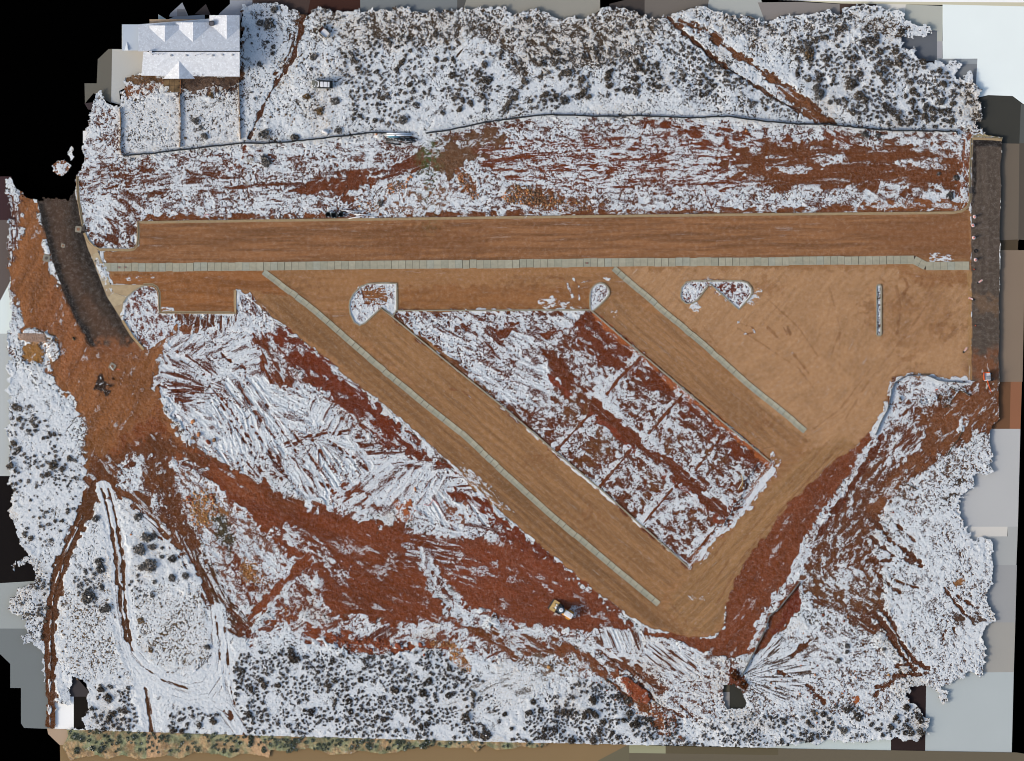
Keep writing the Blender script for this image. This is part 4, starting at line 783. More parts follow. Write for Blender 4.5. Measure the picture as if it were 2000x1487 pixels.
flat_poly('pavement', ("164,458 169,470 176,478 189,486 192,493 178,500 171,484", "178,500.3 192,493.3 197,505 183,512", "183,512.3 197,505.3 202,517 188,525", "188,525.3 202,517.3 207,530 193,538", "193,538.3 207,530.3 215,556 201,560", "201,560.3 215,556.3 221,572 209,580", "215,556 280,556.6 264,566 249,580 222,572", "209,580.3 222,572.3 248,580.5 240,592 222,600", "222,600.3 240,592.3 239,606 240,628 229,612"), APR)
ADP = mat('pad_concrete', alb((132, 128, 118)), rough=.9, var=.1, bump=.1)
IRON = mat('cast_iron', (.09, .075, .065), rough=.6, var=.2); IRONR = mat('rusty_iron', (.22, .11, .06), rough=.8, var=.3)
for px, py, w, rz, lid, lab in ((153, 448, 1.5, .15, IRONR, 'square concrete manhole pad with rusty lid beside the upper kerb of the curved road'), (123, 480, .95, .2, IRONR, 'small concrete manhole pad in the middle of the curved asphalt road'), (90.5, 504.5, 1.6, .25, IRON, 'square concrete manhole pad on the left shoulder of the curved road'), (219.5, 716, 1.5, .6, IRONR, 'tilted square concrete manhole pad in the open dirt below the asphalt end')):
    t = empty('manhole', wx(px), wy(py), .03, -rz); tag(t, lab, 'manhole', 'manholes along the curved road')
    mb = MB(); mb.box(0, 0, 0, w, w, .16, bev=.03); mb.build('concrete_pad', ADP, t)
    mb = MB(); mb.lathe(0, 0, [(w*.24, .07), (w*.24, .11), (w*.21, .125), (w*.21, .115), (.03, .118)], 18); mb.build('lid', lid, t)
# storm inlet by the upper kerb end
t = empty('storm_drain', wx(163), wy(446), 0, -.2); tag(t, 'black storm drain grate set in the kerb by the rusty manhole', 'drain')
mb = MB(); mb.box(0, 0, .12, .7, 1.3, .12, bev=.02); mb.build('frame', IRON, t)
mb = MB(); [mb.box(0, -.5+i*.2, .2, .56, .07, .05) for i in range(6)]; mb.build('grate', IRON, t)
t = empty('storm_drain', wx(1896), wy(372), 0, 0); tag(t, 'dark storm drain box at the kerb of the right hand road', 'drain')
mb = MB(); mb.box(0, 0, .12, .8, 1.5, .16, bev=.02); mb.build('frame', IRON, t)
mb = MB(); [mb.box(0, -.55+i*.22, .22, .62, .07, .05) for i in range(6)]; mb.build('grate', mat('grate_metal', (.14, .13, .12), metal=.4), t)
# ------------------------------------------------------------------ fences
BLK = mat('silt_fabric', (.022, .025, .028), rough=.8, var=.4, vscale=.6, snow=.0)
WOOD = mat('weathered_wood', alb((140, 118, 92)), rough=.9, var=.25, vscale=3, bump=.2)
def fence(name, q, lab, cat, m, w, h, stakes, swood=WOOD, wob=0.0, grp=None, lean=.0):
    t = empty(name, wx(q[0][0]), wy(q[0][1])); tag(t, lab, cat, grp)
    qq = []
    for i in range(len(q)-1):
        k = max(1, int(math.dist(q[i], q[i+1])/9))
        for j in range(k): qq.append((q[i][0]+(q[i+1][0]-q[i][0])*j/k+random.uniform(-wob, wob), q[i][1]+(q[i+1][1]-q[i][1])*j/k+random.uniform(-wob, wob)))
    qq.append(q[-1])
    o = ribbon('fabric' if cat == 'silt fence' else 'rail', qq, [(-w/2-lean, -.1), (-w/2, h), (w/2, h*.97), (w/2, -.1)], m, step=9, follow=True)
    o.parent = t; o.matrix_parent_inverse = Matrix.Translation((-wx(q[0][0]), -wy(q[0][1]), 0))
    n = min(95, max(2, int(len(qq)/stakes)))
    base = None
    for i in range(n+1):
        x_, y_ = qq[int(i*(len(qq)-1)/n)]
        if base is None:
            mb = MB(); mb.box(0, 0, h*.6, .07, .07, h*1.3+.3, bev=.008); base = mb.build('stake', swood, t); s_ = base
        else: s_ = base.copy(); C.objects.link(s_); s_.parent = t
        s_.location = (wx(x_)-wx(q[0][0]), wy(y_)-wy(q[0][1])+.12, hz(x_, y_))
    return t
fence('silt_fence', P("240,304 300,300 350,294 420,286 470,280 505,281 560,278 620,272 680,265 720,260 755,260"), 'black silt fence along the left half of the north boundary, ending at the pipe stack', 'silt fence', BLK, 2.2, .7, 1.6, wob=.7, lean=.8)
fence('silt_fence', P("832,261 870,256 930,243 985,234 1060,225 1100,225 1160,228 1250,227 1350,231 1420,228 1500,238 1560,243 1615,243 1660,248 1720,254 1780,256 1868,257 1870,264"), 'long black silt fence above the scraped red strip, right of the pipe stack', 'silt fence', BLK, 2.2, .7, 1.8, wob=.7, lean=.8)
fence('silt_fence', P("1888,748 1850,746 1832,743 1820,737 1808,733 1775,733 1765,737 1748,748 1741,762 1738,785 1733,803 1722,822 1710,850"), 'black silt fence curling round the lot corner beside the rubble heap', 'silt fence', mat('silt_fabric_grey', (.10, .12, .14), var=.5, vscale=.8), 1.7, .5, 1.6, wob=.6)
fence('silt_fence', P("1562,1138 1540,1165 1520,1190 1502,1205 1497,1225 1480,1260 1465,1290 1448,1320"), 'dark silt fence crossing the lower red slope to the dark hole', 'silt fence', mat('silt_fabric_dust', (.13, .135, .13), var=.5, vscale=.8), 2.4, .5, 1.6, wob=.7)
TANW = mat('faded_timber', alb((128, 104, 78)), rough=.9, var=.35, vscale=2, bump=.2, snow=.25)
for q, lab in ((P("234,212 235,240 234,290 237,303"), 'thin tan wooden garden fence, leftmost of the three below the house'), (P("351,183 352,240 351,288"), 'thin tan wooden garden fence, middle one of the three below the house'), (P("466,158 467,200 469,272"), 'thin tan wooden garden fence, rightmost of the three below the house')):
    fence('wooden_fence', q, lab, 'fence', TANW, 1.5, .7, 2, wob=.3, grp='garden fences below the house')
# ------------------------------------------------------------------ house
ROOF = mat('snowy_shingles', (.60, .63, .665), rough=.9, var=.10, vscale=1.2, bump=.5, bscale=6, snow=.3)
WALL = mat('stucco_wall', (.45, .33, .22), rough=.9, bump=.1); DARK = mat('dark_gap', (.02, .02, .022), rough=.9); FASC = mat('fascia', (.04, .042, .045), rough=.7)
hx, hy = 378, 101; t = empty('house', wx(hx), wy(hy), 0); tag(t, 'large house with snow covered cross gabled roof at the upper left', 'house')
def hp(x_, y_, z): return (wx(x_)-wx(hx), wy(y_)-wy(hy), z)
ridge, k1 = 5.8, .34
def zN(y_): return ridge-(101-y_)*S*k1
def zS(y_): return ridge-(y_-101)*S*k1
mb = MB(); mb.poly([hp(292, 38, 0)[:2], hp(464, 38, 0)[:2], hp(464, 145, 0)[:2], hp(292, 145, 0)[:2]], -1.5, 2.5); mb.poly([hp(243, 56, 0)[:2], hp(291, 56, 0)[:2], hp(291, 94, 0)[:2], hp(243, 94, 0)[:2]], -1.5, 2.5)
wl = mb.build('wall', WALL, t)
mb = MB()
def slab_(pts, th=.22):
    V = [hp(*p) for p in pts]; n = len(V); V += [(a, b, c-th) for a, b, c in V]
    mb.add(V, [tuple(range(n-1, -1, -1)), tuple(range(n, 2*n))]+[(i, (i+1) % n, n+(i+1) % n, n+i) for i in range(n)])
slab_([(270, 100.6, ridge), (468, 100.6, ridge), (468, 32, zN(32)), (270, 48, zN(48))]); slab_([(280, 101.4, ridge), (276, 148, zS(148)), (468, 150, zS(150)), (468, 101.4, ridge)])
roof = mb.build('roof', ROOF, t)
mb = MB()
gb = lambda: mb.build('gable', ROOF, t)
for rx, ra, top, sp_ in ((322, 83, 50, 30), (377, 83, 44, 34), (443, 78, 30, 34)):       # three north cross gables
    zr = zN(ra); mb = MB()
    for sg_ in (-1, 1):
        x2 = rx+sg_*sp_; x2 = min(x2, 468)
        yv = max(top, ra-abs(x2-rx)*.92); V = [hp(rx, ra, zr), hp(x2, yv, zN(yv)+.015), hp(x2, top, zN(yv)+.015), hp(rx, top, zr)]
        V += [(a, b, c-.2) for a, b, c in V]; f = [(0, 1, 2, 3), (7, 6, 5, 4), (2, 6, 7, 3)]
        if sg_ > 0: f = [u[::-1] for u in f]
        mb.add(V, f)
    gb()
mb = MB(); rx, ra, bot = 350, 119, 154                                                          # south porch gable
for sg_ in (-1, 1):
    zr = zS(ra); x2 = rx+sg_*31; V = [hp(rx, ra, zr), hp(x2, bot, zS(bot)+.02), hp(rx, bot, zr)]; V += [(a, b, c-.2) for a, b, c in V]
    f = [(0, 1, 2), (5, 4, 3), (1, 4, 5, 2)]; mb.add(V, f if sg_ < 0 else [u[::-1] for u in f])
mb.build('gable', ROOF, t)
mb = MB(); V = [hp(239, 48, 2.8), hp(291, 48, 2.8), hp(291, 99, 3.9), hp(239, 99, 3.9)]; V += [(a, b, c-.2) for a, b, c in V]
mb.add(V, [(3, 2, 1, 0), (4, 5, 6, 7), (0, 1, 5, 4), (1, 2, 6, 5), (2, 3, 7, 6), (3, 0, 4, 7)]); V = [hp(243, 99, 3.92), hp(248, 82, 3.6), hp(250, 99, 4.4)]; mb.add(V, [(0, 1, 2)[::-1]])
mb.build('wing_roof', mat('smooth_snow_roof', (.50, .56, .62), rough=.95, var=.03, vscale=.2), t)
mb = MB(); mb.box(*hp(378, 101, ridge+.03), 21.6, .24, .1, bev=.02); mb.box(*hp(468.6, 75, 4.6), .16, 10, .16)
mb.build('ridge_cap', FASC, t)
vent = None
for vx, tall in ((298, 0), (309, 0), (318, 0), (334, 1), (364, 1), (382, 0), (392, 0), (404, 0), (415, 1), (434, 1), (454, 1)):
    mb = MB(); zz = zS(108)
    if tall: mb.box(0, 0, .1, .5, .42, .3, bev=.05)
    else: mb.tube((0, 0, -.1), (0, 0, .65), .09)
    v = mb.build('roof_vent', IRON if not tall else mat('vent_metal', (.35, .36, .37), metal=.3), t); v.location = hp(vx, 107+random.uniform(-1, 2), zz)
mb = MB(); mb.box(0, 0, 0, 1.2, 1.1, 1.6, bev=.04); ch = mb.build('chimney', mat('dark_brick', (.03, .025, .022), bump=.4), t); ch.location = hp(413.5, 46, zN(46)+.5)
mb = MB(); mb.box(0, 0, .62, .95, .85, .1); c2 = mb.build('chimney_cap', mat('cap_metal', (.09, .09, .1)), ch); c2.location = (0, 0, .2)
mb = MB(); mb.box(0, 0, 0, .7, .7, 1.2, bev=.03); ch = mb.build('chimney', mat('pale_stucco', (.6, .6, .6)), t); ch.location = hp(294, 102, ridge+.1)
# patio pergola
t = empty('pergola', wx(336), wy(168), 0); tag(t, 'brown timber patio frame over tan paving beside the snowy porch gable', 'pergola')
mb = MB(); mb.box(0, 0, .12, 4.0, 3.1, .12, bev=.03); mb.build('deck', mat('patio_paving', (.17, .115, .06), var=.5, vscale=.8), t)
BW = mat('dark_beam', (.07, .045, .025), var=.3)
mb = MB(); [mb.box(x_, 0, 2.4, .12, 3.3, .16) for x_ in (-1.9, -.65, .65)]; [mb.box(0, y_, 2.56, 4.0, .12, .14) for y_ in (-1.5, 0, 1.4)]; mb.build('beam', BW, t)
mb = MB(); mb.box(1.93, 0, 2.45, .2, 3.4, .25); mb.build('rim_beam', mat('orange_timber', (.28, .12, .05)), t)
for a, b in ((-1.85, -1.45), (1.85, -1.45), (-1.85, 1.4), (1.85, 1.4)): mb = MB(); mb.box(0, 0, 1.2, .14, .14, 2.3); l = mb.build('post', BW, t); l.location = (a, b, 0)
# ------------------------------------------------------------------ vehicles
TYRE = mat('tyre_rubber', (.02, .02, .021), rough=.9); GLASS = mat('dark_glass', (.02, .024, .028), rough=.15, var=.05); SNOWM = mat('settled_snow', (.66, .68, .70), rough=.9, var=.06, vscale=3, bump=.3)
GPNT = mat('grey_green_paint', (.11, .115, .10), rough=.45, snow=.25)
def wheel(t, x_, y_, z, r, w, tm=TYRE, rim=IRON):
    mb = MB(); pr = [(r*.5, -w/2), (r*.95, -w/2), (r, -w*.3), (r, w*.3), (r*.95, w/2), (r*.5, w/2)]
    n = 16; V = []
    for rr, yy in pr:
        for i in range(n): a = 2*math.pi*i/n; V.append((rr*math.cos(a), yy, rr*math.sin(a)))
    mb.add(V, [(k*n+i, (k+1)*n+i, (k+1)*n+(i+1) % n, k*n+(i+1) % n) for k in range(len(pr)-1) for i in range(n)])
    o = mb.build('wheel', tm, t, smooth=True); o.location = (x_, y_, z)
    mb = MB(); mb.tube((0, -w*.42, 0), (0, w*.42, 0), r*.52, n=14); q = mb.build('rim', rim, o); return o
sx_, sy_ = 629.5, 165; t = empty('parked_car', wx(sx_), wy(sy_), hz(sx_, sy_), math.radians(-2)); tag(t, 'grey green estate car parked in the snowy scrub with snow on its roof', 'car')
# front points to -x
def loft(sec, mi=0):
    """sections (x, halfwidth_low, halfwidth_top, z_low, z_top) skinned along x"""
    V = []; 
    for x_, wl_, wt_, z0, z1 in sec: V += [(x_, -wl_*.94, z0), (x_, wl_*.94, z0), (x_, wl_, z0+.18), (x_, wl_, (z0+z1)/2), (x_, wt_, z1-.05), (x_, wt_*.88, z1), (x_, -wt_*.88, z1), (x_, -wt_, z1-.05), (x_, -wl_, (z0+z1)/2), (x_, -wl_, z0+.18)]
    k = 10; n = len(sec); F = [(i*k+j, (i+1)*k+j, (i+1)*k+(j+1) % k, i*k+(j+1) % k) for i in range(n-1) for j in range(k)]
    F += [tuple(range(k)), tuple(range(n*k-1, (n-1)*k-1, -1))]; F = [f[::-1] for f in F]; return V, F
mb = MB(); mb.add(*loft([(-2.55, .78, .68, .42, .8), (-2.42, .92, .85, .32, .95), (-1.9, .97, .92, .3, 1.08), (-1.05, .98, .94, .3, 1.14), (-.6, .98, .95, .3, 1.14), (1.8, .98, .95, .3, 1.14), (2.35, .96, .92, .32, 1.1), (2.52, .86, .8, .42, 1.0)])); mb.build('body', GPNT, t, smooth=False)
mb = MB(); mb.add(*loft([(-1.12, .88, .80, 1.1, 1.16), (-.55, .90, .70, 1.1, 1.68), (1.75, .90, .71, 1.1, 1.74), (2.3, .88, .78, 1.08, 1.2)])); mb.build('window', GLASS, t)
mb = MB(); mb.add(*loft([(-.5, .66, .64, 1.66, 1.76), (1.75, .68, .66, 1.70, 1.80)])); rf = mb.build('roof', GPNT, t)
mb = MB(); [mb.box(a, 0, 1.85, b, 1.26, .12, bev=.04) for a, b in ((-.15, .72), (.72, .82), (1.47, .45))]; mb.build('roof_snow', SNOWM, rf)
mb = MB(); mb.box(-.85, .05, 1.42, .42, 1.2, .1, bev=.03, rz=.05); mb.box(-1.1, -.5, 1.2, .3, .4, .1, bev=.03); mb.build('windscreen_snow', SNOWM, t)
for s_ in (-1, 1):
    for x_ in (-1.6, 1.6): wheel(t, x_, s_*.84, .34, .36, .24)
    mb = MB(); mb.box(0, 0, 0, .12, .34, .16, bev=.03); o = mb.build('headlight', mat('lamp_glass', (.6, .6, .58), rough=.2), t); o.location = (-2.52, s_*.62, .78)
    mb = MB(); mb.box(0, 0, 0, .1, .25, .3, bev=.03); o = mb.build('tail_light', mat('red_lens', (.35, .02, .02), rough=.3), t); o.location = (2.5, s_*.72, .9)
    mb = MB(); mb.box(0, 0, 0, .14, .18, .14, bev=.03); o = mb.build('mirror', FASC, t); o.location = (-.75, s_*1.05, 1.2)
# open trailer box
tx, ty = 633, 63; t = empty('utility_trailer', wx(tx), wy(ty), hz(tx, ty), math.radians(-42)); tag(t, 'open box trailer with pale rim and snow inside, tilted in the upper scrub', 'trailer')
PALE = mat('pale_rim', (.42, .39, .33), var=.2)
mb = MB(); mb.box(0, 0, .45, 2.55, 1.6, .1); mb.build('bed', mat('rust_floor', (.12, .045, .03), var=.4), t)
mb = MB(); mb.box(.3, 0, .58, 1.85, 1.5, .14, bev=.05); mb.build('bed_snow', SNOWM, t)
for a, b, c, d in ((0, .84, 2.75, .13), (0, -.84, 2.75, .13), (1.36, 0, .13, 1.75), (-1.36, 0, .13, 1.75)):
    mb = MB(); mb.box(0, 0, .72, c, d, .6, bev=.02); o = mb.build('side_board', PALE if b <= 0 or a < 0 else FASC, t); o.location = (a, b, 0)
mb = MB(); mb.box(0, .72, .9, 2.3, .12, .16); mb.box(1.26, 0, .9, .1, 1.3, .16); mb.build('liner', FASC, t)
for s_ in (-1, 1): wheel(t, .1, s_*1.0, .32, .33, .2)
mb = MB(); mb.tube((-1.35, .5, .45), (-2.2, 0, .45), .05); mb.tube((-1.35, -.5, .45), (-2.2, 0, .45), .05); mb.build('drawbar', IRON, t)
# wheel loader
lx, ly = 1098, 1193; t = empty('wheel_loader', wx(lx), wy(ly), hz(lx, ly), math.radians(-31.5)); tag(t, 'yellow wheel loader with snowy engine cover parked on the lower red dirt', 'wheel loader')
YEL = mat('loader_yellow', (.52, .24, .035), rough=.5, var=.15); OCH = mat('bucket_tan', (.36, .25, .10), rough=.7, var=.2); LDK = mat('loader_dark', (.05, .05, .05), var=.2)
mb = MB(); mb.box(1.55, 0, 1.5, 2.6, 1.55, 1.1, bev=.12); mb.box(-.1, 0, 1.15, 1.2, 1.3, .7, bev=.1); mb.build('body', YEL, t)
mb = MB(); mb.box(1.75, 0, 2.1, 2.15, 1.3, .16, bev=.07); mb.build('hood_snow', SNOWM, t)
mb = MB(); mb.box(2.0, .25, 2.2, .7, .06, .04); mb.box(2.35, .0, 2.2, .06, .5, .04); mb.build('hood_handle', YEL, t)
mb = MB(); mb.lathe(-.25, 0, [(.82, 1.5), (.86, 2.0), (.8, 2.6), (.7, 2.7)], 10); cb = mb.build('cab', mat('cab_blue', (.03, .06, .09), rough=.3), t)
mb = MB(); mb.lathe(-.25, 0, [(.5, 2.7), (.52, 2.76), (.42, 2.84), (.1, 2.87)], 12); mb.build('cab_roof_snow', SNOWM, cb)
mb = MB(); mb.box(-.35, .02, 2.9, .2, .14, .08, rz=.5); mb.build('roof_hatch', FASC, cb)
mb = MB(); mb.box(-1.0, 0, 1.0, .9, 1.3, .6, bev=.1); [mb.box(-1.5, s_*.55, .9, 1.6, .16, .25, bev=.03) for s_ in (-1, 1)]; mb.build('lift_arm', LDK, t)
mb = MB(); V = [(-3.1, -1.3, .15), (-1.5, -1.3, .1), (-1.25, -1.3, .8), (-1.4, -1.3, 1.15), (-3.1, 1.3, .15), (-1.5, 1.3, .1), (-1.25, 1.3, .8), (-1.4, 1.3, 1.15)]
mb.add(V, [(0, 1, 5, 4), (1, 2, 6, 5), (2, 3, 7, 6), (0, 3, 2, 1), (4, 5, 6, 7), (0, 4, 7, 3)]); bk = mb.build('bucket', OCH, t)
mb = MB(); mb.box(-3.05, 0, .32, .34, 2.64, .12); [mb.box(-3.3, -1.15+i*.33, .32, .28, .1, .08) for i in range(8)]; mb.build('bucket_teeth', LDK, bk)
for a, b, r_ in ((-1.65, -.15, .3), (-1.75, .5, .2)): mb = MB(); mb.lathe(a, b, [(r_, .7), (r_, 1.28), (r_*.6, 1.36), (.02, 1.38)], 12); mb.build('snow_lump', SNOWM, bk)
for s_ in (-1, 1):
    for x_ in (-.75, 2.0): wheel(t, x_, s_*.95, .62, .66, .5, rim=YEL)
    mb = MB(); mb.box(0, 0, 0, 1.2, .4, .1, bev=.03); o = mb.build('fender', YEL, t); o.location = (2.0, s_*.9, 1.38)
mb = MB(); mb.tube((1.0, .5, 2.0), (1.0, .5, 2.7), .08); mb.build('exhaust', LDK, t)
# orange boom machine
bx, by = 1928, 736; t = empty('boom_lift', wx(bx), wy(by), 0, math.radians(4)); tag(t, 'orange and white machine with long orange boom at the lower end of the right road', 'boom lift')
ORP = mat('safety_orange', (.62, .10, .02), rough=.5); WHP = mat('white_paint', (.66, .66, .66), rough=.5, var=.06); GYP = mat('deck_grey', (.24, .25, .27), rough=.5)
mb = MB(); mb.box(0, 0, .75, 1.7, 2.0, .7, bev=.1); mb.build('body', WHP, t)
mb = MB(); mb.box(-.72, .1, 1.15, .3, 1.9, .5, bev=.05); mb.box(.1, .95, 1.15, 1.3, .22, .4, bev=.05); mb.build('side_panel', ORP, t)
mb = MB(); mb.box(.3, -.3, 1.32, 1.1, .75, .5, bev=.06); mb.build('engine_cover', GYP, t)
mb = MB(); mb.tube((.0, -.9, 1.3), (.35, -2.4, 1.7), .13); mb.tube((.35, -2.4, 1.7), (.75, -3.7, .6), .11); mb.build('boom', ORP, t)
mb = MB(); mb.box(-.3, -2.2, .4, .16, 1.5, .12); mb.build('outrigger', mat('pale_steel', (.4, .38, .3)), t)
for a in (-.85, .85):
    for b in (-.95, .7): wheel(t, a, b, .36, .38, .26)
# barrels, ring, cones, toppled barricades on the right road
ORB = mat('barrel_orange', (.66, .13, .06), rough=.6, var=.12); WHT = mat('reflective_white', (.75, .75, .75), rough=.5, var=.05)
def barrel(px, py, lab, tilt=0):
    t = empty('traffic_barrel', wx(px), wy(py), .0, random.random()*6); tag(t, lab, 'traffic barrel', 'orange barrels on the right road')
    mb = MB(); mb.lathe(0, 0, [(.31, .06), (.3, .3), (.28, .31), (.27, .6), (.25, .61), (.24, .95), (.2, .98), (.19, .95)], 16); mb.build('drum', ORB, t)
    mb = MB(); mb.lathe(0, 0, [(.302, .36), (.295, .52)], 16); mb.lathe(0, 0, [(.272, .68), (.262, .84)], 16); mb.build('stripe', WHT, t)
    mb = MB(); mb.lathe(0, 0, [(.42, 0), (.42, .08), (.3, .1)], 16); mb.build('base_ring', WHT if tilt else mat('pale_rubber', (.5, .42, .4)), t)
    mb = MB(); mb.box(0, .05, 1.0, .08, .3, .07, bev=.015); mb.build('handle', WHT, t)
for px, py, lab in ((1903.5, 423.5, 'orange and white traffic barrel, topmost on the right road'), (1900.5, 440.5, 'orange and white traffic barrel, second from the top on the right road'), (1902, 464.5, 'orange and white traffic barrel, third from the top on the right road'), (1905.5, 507.5, 'orange and white traffic barrel just below the black tyre ring')): barrel(px, py, lab, 1)
def torus(mb, cx, cy, cz, R, r_, n=18, k=8):
    V = [(cx+(R+r_*math.cos(b))*math.cos(a), cy+(R+r_*math.cos(b))*math.sin(a), cz+r_*math.sin(b)) for a in [2*math.pi*i/n for i in range(n)] for b in [2*math.pi*j/k for j in range(k)]]
    mb.add(V, [(i*k+j, ((i+1) % n)*k+j, ((i+1) % n)*k+(j+1) % k, i*k+(j+1) % k) for i in range(n) for j in range(k)])
mb = MB(); torus(mb, 0, 0, .09, .36, .09); o = mb.build('tyre_ring', TYRE, smooth=True); o.location = (wx(1905.5), wy(490.5), .0); tag(o, 'black tyre ring lying between the barrels on the right road', 'tyre')
def cone(px, py, lab):
    t = empty('traffic_cone', wx(px), wy(py), 0); tag(t, lab, 'traffic cone', 'small cones on the right road')
    mb = MB(); mb.box(0, 0, .03, .42, .42, .05, bev=.01); mb.build('base', TYRE, t)
    mb = MB(); mb.lathe(0, 0, [(.16, .05), (.1, .35), (.06, .6), (.03, .72)], 12); mb.build('cone', ORB, t)
cone(1903, 526.5, 'small orange cone below the barrels on the right road'); cone(1905.5, 636, 'small orange cone alone on the lower part of the right road')
def barricade(px, py, rz, lab):
    t = empty('barricade', wx(px), wy(py), 0.02, math.radians(rz)); tag(t, lab, 'barricade', 'toppled barricades by the right road')
    mb = MB(); [mb.box(-.45+i*.3, 0, .12, .148, .34, .06) for i in range(4)]; mb.build('board', WHT, t)
    mb = MB(); [mb.box(-.3+i*.3, 0, .121, .148, .34, .06) for i in range(3)]; mb.build('red_stripe', ORB, t)
    mb = MB(); mb.lathe(-.75, 0, [(.24, 0), (.24, .08), (.12, .14)], 12); mb.build('base', TYRE, t)
barricade(1915, 549.5, 35, 'red and white barricade lying on the right road, right of the others'); barricade(1896, 583.5, 160, 'red and white barricade lying across the edge of the right road'); barricade(1886, 683, 52, 'white barricade board lying on the tan apron near the lot corner')
# ------------------------------------------------------------------ stacks and loose materials
def pipe(px0, py0, px1, py1, r_, m, lab, cat='pipe', grp=None, name='pipe', z=None, n=8, cover=False):
    x0, y0, x1, y1 = wx(px0), wy(py0), wx(px1), wy(py1); z0, z1 = (hz(px0, py0)+r_, hz(px1, py1)+r_) if z is None else (z, z)
    L_ = math.dist((x0, y0), (x1, y1)); mb = MB(); nn_ = 12; V = []
    for k, (xx, rr) in enumerate(((-L_/2, r_), (L_/2, r_), (L_/2, r_*.82), (-L_/2, r_*.82))):
        V += [(xx, rr*math.cos(2*math.pi*i/nn_), rr*math.sin(2*math.pi*i/nn_)) for i in range(nn_)]
    mb.add(V, [(k*nn_+i, ((k+1) % 4)*nn_+i, ((k+1) % 4)*nn_+(i+1) % nn_, k*nn_+(i+1) % nn_) for k in range(4) for i in range(nn_)])
    o = mb.build(name, m, smooth=True); o.location = ((x0+x1)/2, (y0+y1)/2, (z0+z1)/2)
    o.rotation_euler = (0, -math.asin(max(-1, min(1, (z1-z0)/max(L_, .1)))), math.atan2(y1-y0, x1-x0)); tag(o, lab, cat, grp); return o
BPIPE = mat('black_pipe', (.018, .019, .02), rough=.5, var=.3, snow=.22); BLUEP = mat('blue_pipe', (.10, .35, .5), rough=.5); WPIPE = mat('white_pipe', (.62, .63, .64), rough=.5, var=.05); SPIPE = mat('snowed_pipe', (.10, .10, .11), snow=.75)
for i, (a, b, c, d, r_, m, lab) in enumerate(((755, 261, 800, 261.5, .18, SPIPE, 'snow dusted black pipe, top of the pipe stack by the silt fence'), (755, 264.5, 803, 264.5, .2, SPIPE, 'snow covered grey pipe just under the top one in the stack'), (757, 267.5, 782, 267.8, .12, BLUEP, 'pale blue pipe in the stack by the silt fence'), (782, 267, 802, 266.5, .12, BPIPE, 'short black pipe right of the pale blue pipe'), (753, 271.5, 808, 271, .2, BPIPE, 'long black pipe, upper of the two long ones below the blue pipe'), (753, 274.3, 810, 274, .18, BPIPE, 'long black pipe, lower of the two long ones below the blue pipe'), (753, 279, 784, 283, .18, BPIPE, 'short black pipe slanting at the bottom left of the stack'), (790, 281, 812, 276.5, .15, BPIPE, 'short black pipe slanting at the bottom right of the stack'))):
    pipe(a, b, c, d, r_, m, lab, grp='pipes stacked by the silt fence', z=.55)
for a, b, c, d, lab in ((666, 410.5, 707, 414.5, 'white plastic pipe, topmost beside the dark crates'), (676, 412.5, 694, 418, 'short white plastic pipe slanting between the long ones'), (692, 419, 731, 420.5, 'white plastic pipe, long lower one beside the dark crates'), (681, 427, 724, 420, 'white plastic pipe nearest the kerb, slanting up to the right')):
    pipe(a, b, c, d, .1, WPIPE, lab, grp='white pipes by the kerb', z=.35)
pipe(1441, 957, 1454, 934, .09, WPIPE, 'short straight white pipe lying in the right end of the snowy lots')
def hose(name, q, r_, m, lab, cat, zoff=.03):
    mb = MB(); p3 = [Vector((wx(a)-wx(q[0][0]), wy(b)-wy(q[0][1]), max(hz(a, b), 0)+r_+zoff)) for a, b in q]
    for i in range(len(p3)-1): mb.tube(p3[i], p3[i+1], r_, n=6)
    o = mb.build(name, m); o.location = (wx(q[0][0]), wy(q[0][1]), 0); return tag(o, lab, cat)
hose('hose', P("1483,903 1479,908 1470,922 1462,932 1456,942 1456,952 1451,962 1447,972 1444,978 1438,983 1432,990 1427,1005 1419,1016 1413,1028"), .12, mat('grey_black_hose', (.05, .06, .075), var=.6, snow=.35), 'long black hose winding down the right end of the snowy lots', 'hose', .1)
hose('cable', P("1447,928 1450,934 1451,942 1449,950 1445,957"), .06, mat('yellow_cable', (.55, .35, .06)), 'curved yellow cable beside the short white pipe', 'cable', .1)
hose('cable', P("1448,975 1452,984 1443,990 1437,1002"), .07, BLK, 'short black cable branching off the long hose', 'cable', .1)
hose('hose', P("1881,834 1878,845 1872,858 1862,870 1856,880 1850,890"), .08, mat('green_hose', (.06, .065, .05)), 'thin dark green hose lying on the right dirt track', 'hose')
hose('marker_ribbon', P("828,985 836,988 842,983 846,976 852,980 858,988"), .05, mat('red_ribbon', (.5, .06, .05)), 'red marker ribbon on the snowy rubble left of the diagonal lane', 'ribbon', .08)
hose('marker_ribbon', P("410,421 403,418 398,424"), .06, mat('red_ribbon', (.5, .06, .05)), 'red marker ribbon in the snow above the upper kerb', 'ribbon', .08)
hose('marker_ribbon', P("1826,763 1829,761 1832,761"), .1, ORP, 'short bright red ribbon beside the dark rubble heap', 'ribbon', .1)
t0 = None
GRC = mat('green_black_plastic', (.022, .032, .03), var=.3, snow=.3)
